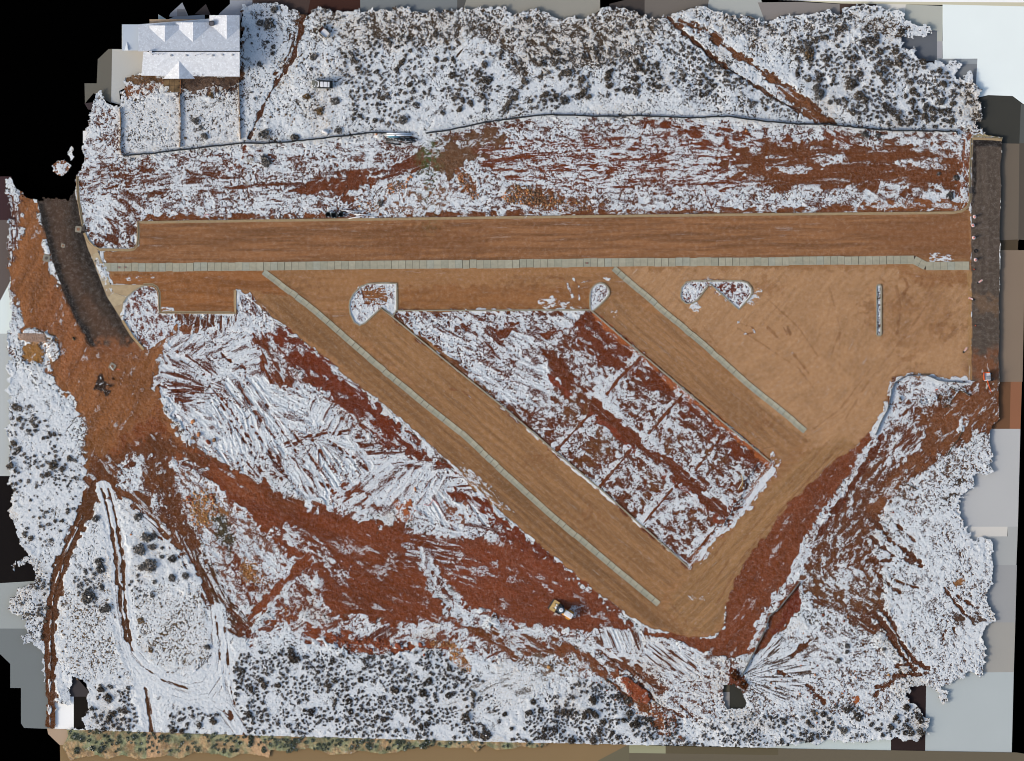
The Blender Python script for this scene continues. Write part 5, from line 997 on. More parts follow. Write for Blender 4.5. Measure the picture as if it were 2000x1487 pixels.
for i, (a, b, lab) in enumerate(((641, 419.5, 'open dark green crate, left one of three by the kerb'), (652, 421, 'open dark green crate, middle one of three by the kerb'), (665, 419, 'open dark green crate, right one of three by the kerb'))):
    t = empty('crate', wx(a), wy(b), .1, random.uniform(-.1, .1)); tag(t, lab, 'crate', 'dark crates by the kerb')
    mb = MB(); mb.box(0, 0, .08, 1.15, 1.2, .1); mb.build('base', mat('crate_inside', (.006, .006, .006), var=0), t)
    mb = MB(); mb.box(0, .56, .4, 1.25, .16, .6); mb.box(0, -.56, .4, 1.25, .16, .6); mb.box(.56, 0, .4, .16, .95, .6); mb.box(-.56, 0, .4, .16, .95, .6); mb.build('side', GRC, t)
def pallet(px, py, rz, lab):
    t = empty('pallet', wx(px), wy(py), hz(px, py), rz); tag(t, lab, 'pallet', 'snowy pallets in the north strip')
    PM = mat('pallet_wood', (.33, .30, .25), snow=.4); mb = MB(); [mb.box(-.5+i*.2, 0, .14, .13, 1.2, .03) for i in range(6)]; mb.build('deck', PM, t)
    mb = MB(); [mb.box(0, y_, .06, 1.15, .1, .12) for y_ in (-.5, 0, .5)]; mb.build('bearer', PM, t)
pallet(487, 311, .1, 'snowy wooden pallet, upper one near the left end of the north strip'); pallet(484, 357, .6, 'snowy wooden pallet, lower one near the left end of the north strip'); pallet(491, 313, -.2, 'snowy wooden pallet overlapping the upper one')
# white tank beside the silt fence, round ring, logs, tyre
mb = MB(); mb.lathe(0, 0, [(.12, -.8), (.3, -.68), (.36, -.5), (.36, .5), (.3, .68), (.12, .8)], 14); o = mb.build('water_tank', WHP, smooth=True); o.location = (wx(635), wy(258), hz(635, 258)+.35); o.rotation_euler = (math.pi/2, 0, math.radians(68)); tag(o, 'white cylindrical tank lying in brush just above the silt fence', 'tank')
mb = MB(); torus(mb, 0, 0, .1, .3, .07); o = mb.build('tyre_ring', TYRE, smooth=True); o.location = (wx(257), wy(312), hz(257, 312)); tag(o, 'black ring lying in snow near the left end of the silt fence', 'tyre')
mb = MB(); torus(mb, 0, 0, .15, .72, .14, 24); o = mb.build('cable_coil', mat('dark_coil', (.07, .07, .07), snow=.5), smooth=True); o.location = (wx(1802), wy(784), hz(1802, 784)); tag(o, 'dark coiled cable ring with snow beside the rubble heap', 'coil')
mb = MB(); torus(mb, 0, 0, .15, .4, .16, 20); o = mb.build('tyre_ring', mat('snowy_tyre', (.2, .2, .2), snow=.8), smooth=True); o.location = (wx(1826), wy(778), hz(1826, 778)+.1); tag(o, 'snow covered ring against the left side of the rubble heap', 'tyre')
LOG = mat('bark', (.13, .09, .055), var=.3, bump=.5, snow=.2)
pipe(1880, 764, 1895, 774, .14, LOG, 'dark straight log on the right end of the rubble heap', 'log', name='log'); pipe(1756, 775, 1760, 783, .22, LOG, 'short thick log in the snow left of the coiled cable', 'log', name='log'); pipe(1812, 781, 1824, 777, .12, mat('snowy_log', (.3, .22, .1), snow=.8), 'snow topped log pointing at the rubble heap', 'log', name='log')
pipe(1766, 944, 1792, 957, .1, LOG, 'thin dark log at the edge of the far right snowfield', 'log', name='log')
STK = mat('grey_sticks', (.16, .14, .12), snow=.3)
for i in range(16):
    a, b, an = 385+i*1.7+random.uniform(-2, 2), 1306-i*1.6+random.uniform(-3, 3), math.radians(random.uniform(35, 95)); L_ = random.uniform(8, 18)
    pipe(a-L_/2*math.cos(an), b+L_/2*math.sin(an)*.8, a+L_/2*math.cos(an), b-L_/2*math.sin(an)*.8, .045, STK, 'thin grey stick in the brush pile at the lower left clearing', 'stick', 'sticks in the brush pile', 'stick')
mb = MB(); mb.box(0, 0, .15, .7, .55, .2, rz=.4, bev=.04); o = mb.build('box', mat('white_box', (.7, .7, .7), snow=.3)); o.location = (wx(380), wy(1310), hz(380, 1310)); tag(o, 'small white box at the foot of the brush pile', 'box')
for px, py, rz, lab in ((232, 522.5, 0, 'small dark trowel set left of its twin on the long concrete strip'), (244, 522.5, .1, 'small dark trowel set right of its twin on the long concrete strip'), (1146, 514, 0, 'small dark trowel set alone near the middle of the long concrete strip')):
    t = empty('trowel', wx(px), wy(py), .07, rz); tag(t, lab, 'hand tool', 'small tools on the long concrete strip')
    mb = MB(); mb.box(0, .12, .03, .85, .07, .05); mb.box(0, -.16, .03, .8, .07, .05); mb.build('blade', mat('tool_brown', (.09, .04, .03)), t)
    mb = MB(); mb.box(.1, 0, .05, .3, .3, .07, bev=.02); mb.build('handle', mat('tool_pink', (.3, .15, .13)), t)
t = empty('survey_stake', wx(219), wy(722), 0, 0); tag(t, 'white survey stake lying beside the tilted manhole pad', 'stake'); mb = MB(); mb.tube((-.5, .9, .2), (.3, -.3, .2), .06); mb.build('shaft', WHT, t); mb = MB(); mb.box(1.4, -.05, .1, .7, .12, .08); mb.build('marker', ORB, t)
# ------------------------------------------------------------------ brush: shrubs, bare trees
def veg_mat(name, dark, light, snow=.0, sc=2.5):
    m = bpy.data.materials.new(name); m.use_nodes = True; nt = m.node_tree; b = nt.nodes['Principled BSDF']; b.inputs['Roughness'].default_value = 1; b.inputs['Specular IOR Level'].default_value = .05
    g = nt.nodes.new('ShaderNodeNewGeometry'); n = nt.nodes.new('ShaderNodeTexNoise'); n.inputs['Scale'].default_value = sc; n.inputs['Detail'].default_value = 5; nt.links.new(g.outputs['Position'], n.inputs['Vector'])
    n2 = nt.nodes.new('ShaderNodeTexNoise'); n2.inputs['Scale'].default_value = .12; n2.inputs['Detail'].default_value = 3; nt.links.new(g.outputs['Position'], n2.inputs['Vector'])
    r = nt.nodes.new('ShaderNodeMapRange'); r.inputs['From Min'].default_value = .32; r.inputs['From Max'].default_value = .68; nt.links.new(n.outputs['Fac'], r.inputs['Value'])
    mx = nt.nodes.new('ShaderNodeMix'); mx.data_type = 'RGBA'; nt.links.new(r.outputs[0], mx.inputs['Factor']); mx.inputs['A'].default_value = (*dark, 1); mx.inputs['B'].default_value = (*light, 1)
    r2 = nt.nodes.new('ShaderNodeMapRange'); r2.inputs['From Min'].default_value = .4; r2.inputs['From Max'].default_value = .6; r2.inputs['To Min'].default_value = .75; r2.inputs['To Max'].default_value = 1.3; nt.links.new(n2.outputs['Fac'], r2.inputs['Value'])
    v = nt.nodes.new('ShaderNodeVectorMath'); v.operation = 'SCALE'; nt.links.new(mx.outputs['Result'], v.inputs[0]); nt.links.new(r2.outputs[0], v.inputs['Scale']); nt.links.new(v.outputs[0], b.inputs['Base Color']); return m
BRUSH = veg_mat('bare_brush', (.030, .024, .019), (.125, .102, .080)); TWIGSNOW = mat('twig_snow', (.5, .52, .54), var=.1)
BRUSHT = veg_mat('tan_brush', (.09, .06, .03), (.26, .17, .09)); BRUSHG = veg_mat('grey_brush', (.05, .045, .04), (.19, .175, .155))
SUMG = veg_mat('green_brush', (.035, .045, .032), (.17, .19, .13), sc=1.5)
def shrub_geo(n, seed, lobes=4, tall=.75):
    """unit radius shrub: many small leaf sized quads spread through several clumps"""
    g = np.random.default_rng(seed); lc = np.stack([g.uniform(-.42, .42, lobes), g.uniform(-.42, .42, lobes), g.uniform(.1, .45, lobes)*tall], 1); lr = g.uniform(.42, .62, lobes)
    li = g.integers(0, lobes, n); d = g.normal(size=(n, 3)); d /= np.linalg.norm(d, axis=1)[:, None]; rad = lr[li]*g.uniform(.45, 1.08, n)**.6
    c = lc[li]+d*rad[:, None]; c[:, 2] = np.maximum(c[:, 2]*tall, .02)
    a = g.normal(size=(n, 3)); a[:, 2] *= .5; a /= np.linalg.norm(a, axis=1)[:, None]; b = np.cross(a, g.normal(size=(n, 3))); b /= np.linalg.norm(b, axis=1)[:, None]
    s1 = g.uniform(.12, .30, n)[:, None]; s2 = g.uniform(.06, .13, n)[:, None]
    V = np.stack([c-a*s1-b*s2*.5, c-a*s1*.2+b*s2, c+a*s1, c+a*s1*.1-b*s2], 1).reshape(-1, 3); F = np.arange(4*n).reshape(-1, 4); mi = (g.random(n) < .045).astype(np.int32); return V, F, mi
def mesh_of(V, F, mi, mats, name): return np_mesh(name, V, F, mats, mi)
BIG = [shrub_geo(260, 200+i, 3+i % 4) for i in range(8)]; LOW = [shrub_geo(110, 300+i, 2+i % 3) for i in range(8)]
def region_pts(poly, n, r0, r1, cl=22, thr=.45, seed=1, rp=1.7, mind=.74):
    q = P(poly); xs = [a for a, b in q]; ys = [b for a, b in q]; g = np.random.default_rng(seed); out = []
    X = g.uniform(min(xs), max(xs), n*40); Y = g.uniform(min(ys), max(ys), n*40); R = r0+(r1-r0)*g.random(n*40)**rp
    ok = inside(X, Y, q) & (uni(fbm(X/cl, Y/cl, 3, seed)) > thr); grid = {}
    for x_, y_, r_ in zip(X[ok], Y[ok], R[ok]):
        i, j = int(x_/12), int(y_/12)
        if not OK[min(NY-1, int(y_/ST)), min(NX-1, int(x_/ST))]: continue
        if any(math.hypot(x_-a, y_-b) < (r_+c)*mind for di in (-1, 0, 1) for dj in (-1, 0, 1) for a, b, c in grid.get((i+di, j+dj), ())): continue
        grid.setdefault((i, j), []).append((x_, y_, r_)); out.append((float(x_), float(y_), float(r_)))
        if len(out) >= n: break
    return out
REG = [  # polygon, count, rmin, rmax, cluster size, threshold, phrase, kind
    ("660,95 760,75 860,60 900,80 890,110 850,150 845,185 800,200 810,235 760,250 690,235 680,170 665,150", 230, 3, 7, 22, .25, 'the scrub between the parked car and the snowy gully', 0),
    ("600,18 1000,28 1000,60 900,70 700,45 620,30", 110, 2.0, 5, 18, .5, 'the ragged top edge left of centre', 2),
    ("880,110 1000,100 1040,150 1100,190 1090,215 980,222 870,225 860,180", 150, 3, 8, 25, .35, 'the scrub right of the snowy gully', 0),
    ("1000,30 1290,40 1300,90 1180,110 1000,120", 120, 2, 6, 25, .5, 'the top edge centre scrub', 2),
    ("1040,110 1250,80 1300,150 1280,190 1160,190 1060,200", 140, 3, 8, 22, .35, 'the scrub above the north silt fence centre', 0),
    ("1240,90 1330,80 1420,130 1500,185 1560,225 1420,205 1320,190 1260,160", 200, 3, 7, 20, .3, 'the scrub below the diagonal two rut track', 0),
    ("1355,28 1500,50 1600,30 1690,15 1720,20 1640,50 1560,60 1480,75 1420,50", 110, 2.4, 6, 18, .45, 'the top edge right of the two rut track', 2),
    ("1530,80 1650,50 1760,60 1775,110 1840,135 1875,170 1860,250 1760,245 1680,235 1620,190 1560,150", 400, 3.2, 8.5, 26, .25, 'the dense scrub in the upper right corner', 0),
    ("1860,150 1915,180 1915,235 1880,250", 30, 2, 5, 18, .4, 'the far upper right edge', 0),
    ("18,790 60,790 110,840 150,880 160,930 150,985 110,1060 95,1080 50,1060 20,960", 170, 2.4, 7, 24, .35, 'the scrub left of the muddy two rut track', 0),
    ("30,1140 80,1090 100,1100 85,1250 60,1240", 40, 2.2, 6, 20, .4, 'the scrub at the far lower left edge', 0),
    ("465,1278 560,1270 700,1285 870,1270 880,1300 940,1320 960,1360 900,1400 960,1430 960,1444 480,1432 460,1350", 900, 2.4, 7, 28, .22, 'the dense brush field at the bottom centre', 1),
    ("1000,1420 1060,1370 1130,1330 1190,1330 1220,1360 1290,1410 1300,1455 1000,1446", 330, 2.6, 8, 26, .3, 'the brush field right of the bottom clearing', 1),
    ("1290,1440 1300,1400 1400,1415 1480,1390 1520,1400 1500,1458 1300,1455", 160, 2.2, 5, 20, .35, 'the brush below the dark hole', 1),
    ("1500,1400 1600,1390 1650,1370 1740,1385 1795,1385 1812,1430 1750,1440 1600,1448 1510,1455", 120, 2.6, 7.5, 24, .4, 'the brush at the lower right corner', 1),
    ("195,1340 240,1320 262,1380 275,1425 190,1425 165,1390 190,1370", 60, 3, 7, 20, .35, 'the brush between the two bottom left tracks', 1),
    ("325,1395 370,1380 430,1400 440,1430 330,1430", 32, 3, 7, 20, .35, 'the brush at the bottom inside the snowy track loop', 1),
    ("455,1290 478,1290 480,1400 460,1370", 22, 3, 6, 20, .2, 'the left edge of the bottom brush field', 1),
    ("140,1120 185,1110 190,1190 160,1185", 26, 3.5, 7.5, 20, .2, 'the dark thicket right of the muddy track', 2),
    ("250,1130 275,1120 285,1170 255,1180", 12, 3, 6, 20, .2, 'the brush right of the middle track', 2),
    ("955,1380 1000,1385 990,1410 930,1440 920,1430", 10, 3, 6, 20, .1, 'the bottom clearing edge', 1),
    ("120,1160 220,1160 235,1320 150,1330 115,1280", 60, 1.5, 3.5, 30, .4, 'the tan grass left of the middle track', 3),
    ("265,1180 410,1170 415,1290 330,1320 265,1260", 90, 1.5, 3.5, 30, .4, 'the tan grass right of the middle track', 3),
    ("475,20 560,20 545,110 500,190 475,240", 26, 2.5, 6, 40, .4, 'the snow between the house and the track', 2),
    ("240,210 460,200 465,270 250,290", 60, 1.3, 3, 25, .45, 'the garden plots below the house', 3),
    ("520,100 660,90 660,260 500,270", 90, 1.5, 4, 25, .45, 'the scrub round the parked car', 3),
    ("135,1428 1060,1452 1060,1458 135,1472", 170, 3.5, 8, 24, .3, 'the snowless strip along the bottom edge', 4)]
EXTRA = [(1434, 1320, 11, 'large red brown round bush', 5), (1452, 1338, 12, 'large red brown wide bush', 5), (412, 187, 8, 'tan round bush', 3), (385, 237, 9, 'dark round bush', 2), (391, 248, 7, 'dark low bush', 2), (400, 265, 9, 'wide brown bush', 2), (362, 270, 4, 'small tan bush', 3), (265, 196, 4, 'small tan bush', 3),
    (626, 218, 10, 'orange brown bush', 3), (620, 218, 6, 'tan bush', 3), (607, 135, 5, 'brown bush', 2), (612, 110, 8, 'grey bush', 2), (520, 50, 15, 'large grey bare bush', 2), (508, 45, 8, 'grey bush', 2), (535, 18, 9, 'tall grey bush', 2), (533, 92, 6, 'round grey bush', 2), (533, 105, 6, 'round grey bush', 2), (508, 125, 6, 'grey bush', 2),
    (600, 190, 9, 'tan brown bush', 3), (655, 198, 10, 'grey bush', 2), (515, 265, 12, 'wide brown bush', 2), (575, 270, 11, 'grey brown bush', 2), (520, 315, 14, 'large grey bush', 2), (660, 257, 8, 'brown bush', 2), (788, 235, 12, 'large grey bush', 2), (735, 236, 8, 'dark bush', 0), (810, 203, 9, 'grey bush', 2), (692, 120, 9, 'dark oblong bush', 0), (945, 130, 11, 'large dark bush', 0), (933, 145, 9, 'dark bush', 0), (953, 158, 8, 'dark bush', 0), (865, 220, 7, 'grey bush', 0),
    (1188, 153, 9, 'dark bush', 0), (1240, 155, 9, 'dark bush', 0), (1102, 197, 11, 'large grey bush', 2), (1243, 120, 8, 'dark bush', 0), (1583, 105, 11, 'large tan bush', 3), (1600, 185, 13, 'large grey bush', 2), (1592, 172, 10, 'grey bush', 2), (1662, 165, 13, 'large brown grey bush', 0), (1680, 188, 11, 'grey bush', 0), (1603, 148, 8, 'round grey bush', 0), (1622, 200, 7, 'oblong grey bush', 2), (1638, 198, 6, 'round grey bush', 2), (1705, 87, 8, 'round dark bush', 0), (1577, 88, 8, 'grey bush', 2), (1810, 208, 9, 'grey bush', 2), (1840, 200, 10, 'wide grey bush', 2), (1770, 188, 7, 'dark bush', 0), (1690, 262, 10, 'grey bush', 2), (1715, 265, 7, 'grey bush', 2),
    (272, 1072, 15, 'large round grey bush', 2), (285, 1052, 12, 'round grey bush', 2), (302, 1047, 9, 'round grey bush', 2), (298, 1070, 10, 'round grey bush', 2), (317, 1071, 5, 'small round grey bush', 2), (290, 1105, 17, 'largest round grey bush', 2), (275, 1110, 8, 'round grey bush', 2), (338, 1093, 11, 'round grey bush', 2), (336, 1128, 9, 'oblong grey bush', 2), (362, 1126, 9, 'brown grey bush', 2), (300, 1138, 7, 'grey brown bush', 2), (316, 1088, 5, 'small grey bush', 2), (187, 1013, 8, 'grey bush', 2), (190, 1095, 11, 'grey bush', 2), (200, 1147, 8, 'brown grey bush', 2), (206, 1188, 13, 'large brown bush', 2), (172, 1165, 14, 'large dark thicket bush', 2), (195, 1112, 12, 'dark rusty bush', 2), (298, 1162, 6, 'tan bush', 2), (283, 1163, 4, 'small grey bush', 2), (275, 1213, 7, 'tan bush', 3), (294, 1271, 7, 'tan bush', 3), (405, 1263, 8, 'oblong grey bush', 2), (315, 1238, 4, 'small tan bush', 3), (268, 1010, 11, 'grey bush', 2),
    (38, 877, 8, 'round dark bush', 0), (103, 910, 11, 'dark bush', 0), (72, 833, 7, 'dark bush', 0), (197, 1346, 8, 'round dark bush', 1), (212, 1365, 9, 'round dark bush', 1), (222, 1395, 8, 'round dark bush', 1), (214, 1405, 8, 'round dark bush', 1), (415, 1410, 8, 'round dark bush', 1), (391, 1415, 9, 'dark bush', 1), (339, 1425, 9, 'dark bush', 1),
    (574, 1290, 13, 'ring shaped dark bush', 1), (643, 1341, 8, 'dark bush', 1), (838, 1330, 8, 'round dark bush', 1), (826, 1355, 10, 'dark bush', 1), (770, 1350, 9, 'dark bush', 1), (910, 1400, 11, 'dark bush', 1), (986, 1396, 6, 'dark bush', 1), (948, 1436, 12, 'dark wide bush', 1), (1160, 1367, 10, 'dark bush', 1), (1042, 1372, 7, 'round dark bush', 1), (1245, 1416, 9, 'round dark bush', 1), (1654, 1385, 8, 'dark bush', 1), (1676, 1403, 8, 'dark bush', 1), (1770, 1380, 9, 'wide dark bush', 1), (1798, 1408, 9, 'dark bush', 1), (1775, 1422, 7, 'dark bush', 1), (1648, 1425, 9, 'brown bush', 2), (1655, 1262, 6, 'round grey bush', 2), (1654, 1273, 5, 'round grey bush', 2), (1638, 1292, 7, 'round grey bush', 2), (1726, 1269, 5, 'round grey bush', 2), (742, 398, 8, 'grey green mound bush', 2), (1855, 383, 9, 'pale grey tumbleweed bush', 2), (1867, 347, 7, 'pale grey tumbleweed bush', 2), (1834, 340, 5, 'small grey tumbleweed bush', 2)]
SM = {0: veg_mat('hill_brush', (.042, .034, .026), (.17, .14, .108)), 1: BRUSH, 2: BRUSHG, 3: BRUSHT, 4: SUMG, 5: veg_mat('rust_brush', (.035, .014, .006), (.16, .055, .022))}
allp = []
for k, (poly, n, r0, r1, cl_, th, ph, kd) in enumerate(REG):
    for x_, y_, r_ in region_pts(poly, n, r0, r1, cl_, th, 11+k): allp.append((r_*(1.2 if kd < 2 else 1.1), x_, y_, kd, ph, None))
nfree = 300-len(EXTRA); allp.sort(key=lambda a: -a[0]); indiv, rest = allp[:nfree], allp[nfree:]
PROTO = {}
def put_shrub(x_, y_, r_, kd, lab, grp):
    v = random.randrange(8); key = (kd, v)
    if key not in PROTO: PROTO[key] = mesh_of(*BIG[v], [SM[kd], TWIGSNOW], 'shrub')
    o = bpy.data.objects.new('shrub', PROTO[key]); C.objects.link(o); s_ = r_*S
    o.scale = (s_*random.uniform(.9, 1.15), s_*random.uniform(.9, 1.15), s_*random.uniform(.7, .9)); o.rotation_euler = (0, 0, random.uniform(0, 6.28)); o.location = (wx(x_), wy(y_), hz(x_, y_)-.02)
    return tag(o, lab, 'shrub', grp)
bounds = {r[6]: (min(a for a, b in P(r[0])), max(a for a, b in P(r[0])), min(b for a, b in P(r[0])), max(b for a, b in P(r[0]))) for r in REG}
KW = {0: 'dark grey brown', 1: 'dark brown', 2: 'bare grey', 3: 'tan dry', 4: 'dusty green'}
for r_, x_, y_, kd, ph, _ in indiv:
    x0, x1, y0, y1 = bounds[ph]; u = (x_-x0)/(x1-x0); v = (y_-y0)/(y1-y0)
    w_ = ('upper', 'middle', 'lower')[min(2, int(v*3))]+' '+('left', 'centre', 'right')[min(2, int(u*3))]
    lab = f"{'big' if r_ > 6.6 else 'mid sized'} {KW[kd]} shrub in {ph}, {w_}"
    if len(lab.split()) > 16: lab = f"{'big' if r_ > 6.6 else 'mid sized'} {KW[kd].split()[0]} shrub in {ph}, {w_}"
    put_shrub(x_, y_, r_, kd, lab, f"shrubs in {ph}, {w_}")
def where(x_, y_):
    cands = ((345, 130, 'the snowy house'), (630, 165, 'the parked car'), (633, 63, 'the box trailer'), (785, 272, 'the pipe stack'), (590, 90, 'the upper left track'), (860, 160, 'the snowy gully'), (1450, 150, 'the diagonal two rut track'), (1180, 227, 'the long silt fence'), (1880, 257, 'the right end of the silt fence'), (505, 281, 'the left silt fence'), (660, 415, 'the dark crates'), (1896, 372, 'the right road drain'), (130, 1070, 'the muddy two rut track'), (236, 1110, 'the snowy middle track'), (385, 1305, 'the stick pile'), (160, 1390, 'the white square patch'), (440, 1350, 'the snowy track loop'), (575, 1430, 'the bottom edge'), (870, 1262, 'the long red bank'), (1240, 1345, 'the red dirt hump'), (1435, 1360, 'the dark square hole'), (1790, 1390, 'the lower right dark patch'), (1000, 1340, 'the bottom clearing'), (1650, 1200, 'the brown gully'), (1740, 60, 'the top right edge'), (1600, 240, 'the fence crossing'), (60, 900, 'the far left edge'))
    a, b, nm = min(cands, key=lambda c: math.dist((x_, y_), c[:2])); dx, dy = x_-a, y_-b
    return ('right of ' if dx > 0 else 'left of ') + nm if abs(dx) > abs(dy) else ('below ' if dy > 0 else 'above ')+nm, nm
seen = {}
for x_, y_, r_, lb, kd in EXTRA:
    w_, nm = where(x_, y_); d = math.dist((x_, y_), (x_, y_)); lab = f"{lb} in the snow {w_}"; n_ = seen.get(lab, 0); seen[lab] = n_+1
    if n_: lab = f"{('another', 'third', 'fourth', 'fifth')[min(n_-1, 3)]} {lb} in the snow {w_}"
    put_shrub(x_, y_, r_*1.05, kd, lab, 'single bushes near '+nm)
def merge(name, items, temps, mats, lab, cat, zfun=hz, flat=.8):
    Vs, Fs, Ms = [], [], []; off = 0
    for r_, x_, y_ in items:
        V, F, mi = temps[random.randrange(len(temps))]; a = random.uniform(0, 6.28); c, s_ = math.cos(a), math.sin(a); k = r_*S
        X = (V[:, 0]*c-V[:, 1]*s_)*k+wx(x_); Y = (V[:, 0]*s_+V[:, 1]*c)*k+wy(y_); Z = V[:, 2]*k*flat+zfun(x_, y_)-.02
        Vs.append(np.stack([X, Y, Z], 1)); Fs.append(F+off); Ms.append(mi); off += len(V)
    me = np_mesh(name, np.concatenate(Vs), np.concatenate(Fs), mats, np.concatenate(Ms)); o = bpy.data.objects.new(name, me); C.objects.link(o)
    return tag(o, lab, cat, kind='stuff')
RG = np.random.default_rng(5)
for kd, lab in ((0, 'small dark grey brown shrubs scattered through the northern and western snow'), (1, 'small dark brown shrubs crowding the snow along the bottom'), (2, 'small bare grey shrubs along the top edge and beside the tracks'), (3, 'small tan dry tufts in the gardens and grassy clearings'), (4, 'dusty green shrubs on the snowless strip along the bottom edge')):
    it = [(r_, x_, y_) for r_, x_, y_, k_, ph, _ in rest if k_ == kd]
    if it: merge('brush', it, LOW, [SM[kd], TWIGSNOW], lab, 'shrubs')
# bare trees by the house
def bare_tree(x_, y_, R_, H_, lab, m, z0=0.0, n=26, cr=None):
    t = empty('bare_tree', wx(x_), wy(y_), z0); tag(t, lab, 'tree'); mb = MB(); mb.tube((0, 0, -.5), (0, 0, H_*.45), .13, .09); mb.build('trunk', m, t)
    mb = MB(); g = random.Random(int(x_*7+y_))
    def br(p, d, L_, r_, dep):
        q = p+d*L_; mb.tube(p, q, r_*1.5, r_, n=4)
        if dep == 0: return
        for _ in range(4 if dep > 1 else 5):
            e = (d+Vector((g.uniform(-1, 1), g.uniform(-1, 1), g.uniform(-.3, .5)))*.75).normalized(); br(q if g.random() < .6 else p+d*L_*g.uniform(.5, .95), e, L_*g.uniform(.5, .75), r_*.6, dep-1)
    for i in range(7):
        a = i*.9+g.random(); br(Vector((0, 0, H_*.4)), Vector((math.cos(a), math.sin(a), g.uniform(.3, 1.1))).normalized(), R_*.42, .05, 3)
    mb.build('crown', m, t)
TWIG = mat('bare_twigs', (.13, .085, .062), rough=1, var=.3); TWIGD = mat('dark_twigs', (.045, .03, .026), rough=1, var=.3)
bare_tree(390, 156, 3.0, 5.4, 'bare brown tree spreading over the lower house roof', TWIG, -.2)
bare_tree(428, 168, 2.6, 3.2, 'bare dark tree in the garden by the right garden fence', TWIGD)
bare_tree(357, 166, 1.5, 2.6, 'small bare dark tree right of the patio pergola', TWIGD)
bare_tree(283, 158, 2.0, 2.0, 'low bare russet tree left of the patio pergola', TWIG)
bare_tree(452, 172, 1.8, 2.4, 'bare dark tree at the top of the right garden fence', TWIGD)
# ------------------------------------------------------------------ rocks
def rock_geo(seed, sub=2):
    import bmesh
    bm = bmesh.new(); bmesh.ops.create_icosphere(bm, subdivisions=sub, radius=1.0); g = np.random.default_rng(seed)
    V = np.array([v.co[:] for v in bm.verts]); F = np.array([[v.index for v in f.verts] for f in bm.faces]); bm.free()
    for _ in range(5):
        d = g.normal(size=3); d /= np.linalg.norm(d); h = g.uniform(.55, .85); pr = V@d; V = V-np.outer(np.maximum(pr-h, 0), d)*.85
    V *= np.array([1, g.uniform(.65, 1), g.uniform(.5, .8)]); V[:, 2] += .25; return V, F, np.zeros(len(F), np.int32)
RK = [rock_geo(i, 2) for i in range(7)]; RKL = [rock_geo(30+i, 1) for i in range(6)]
RM = {'orange': mat('orange_rock', alb((164, 112, 76)), var=.3, vscale=1.2, bump=.4), 'red': mat('red_rock', alb((120, 62, 42)), var=.3, vscale=1.2, bump=.4), 'brown': mat('brown_rock', alb((112, 84, 62)), var=.35, vscale=1.2, bump=.4), 'yellow': mat('yellow_rock', alb((164, 124, 78)), var=.3, vscale=1.2, bump=.4), 'olive': mat('olive_rock', alb((76, 66, 48)), var=.45, vscale=1.5, bump=.4), 'dark': mat('dark_rubble', alb((58, 48, 40)), var=.5, vscale=2, bump=.4, snow=.35)}
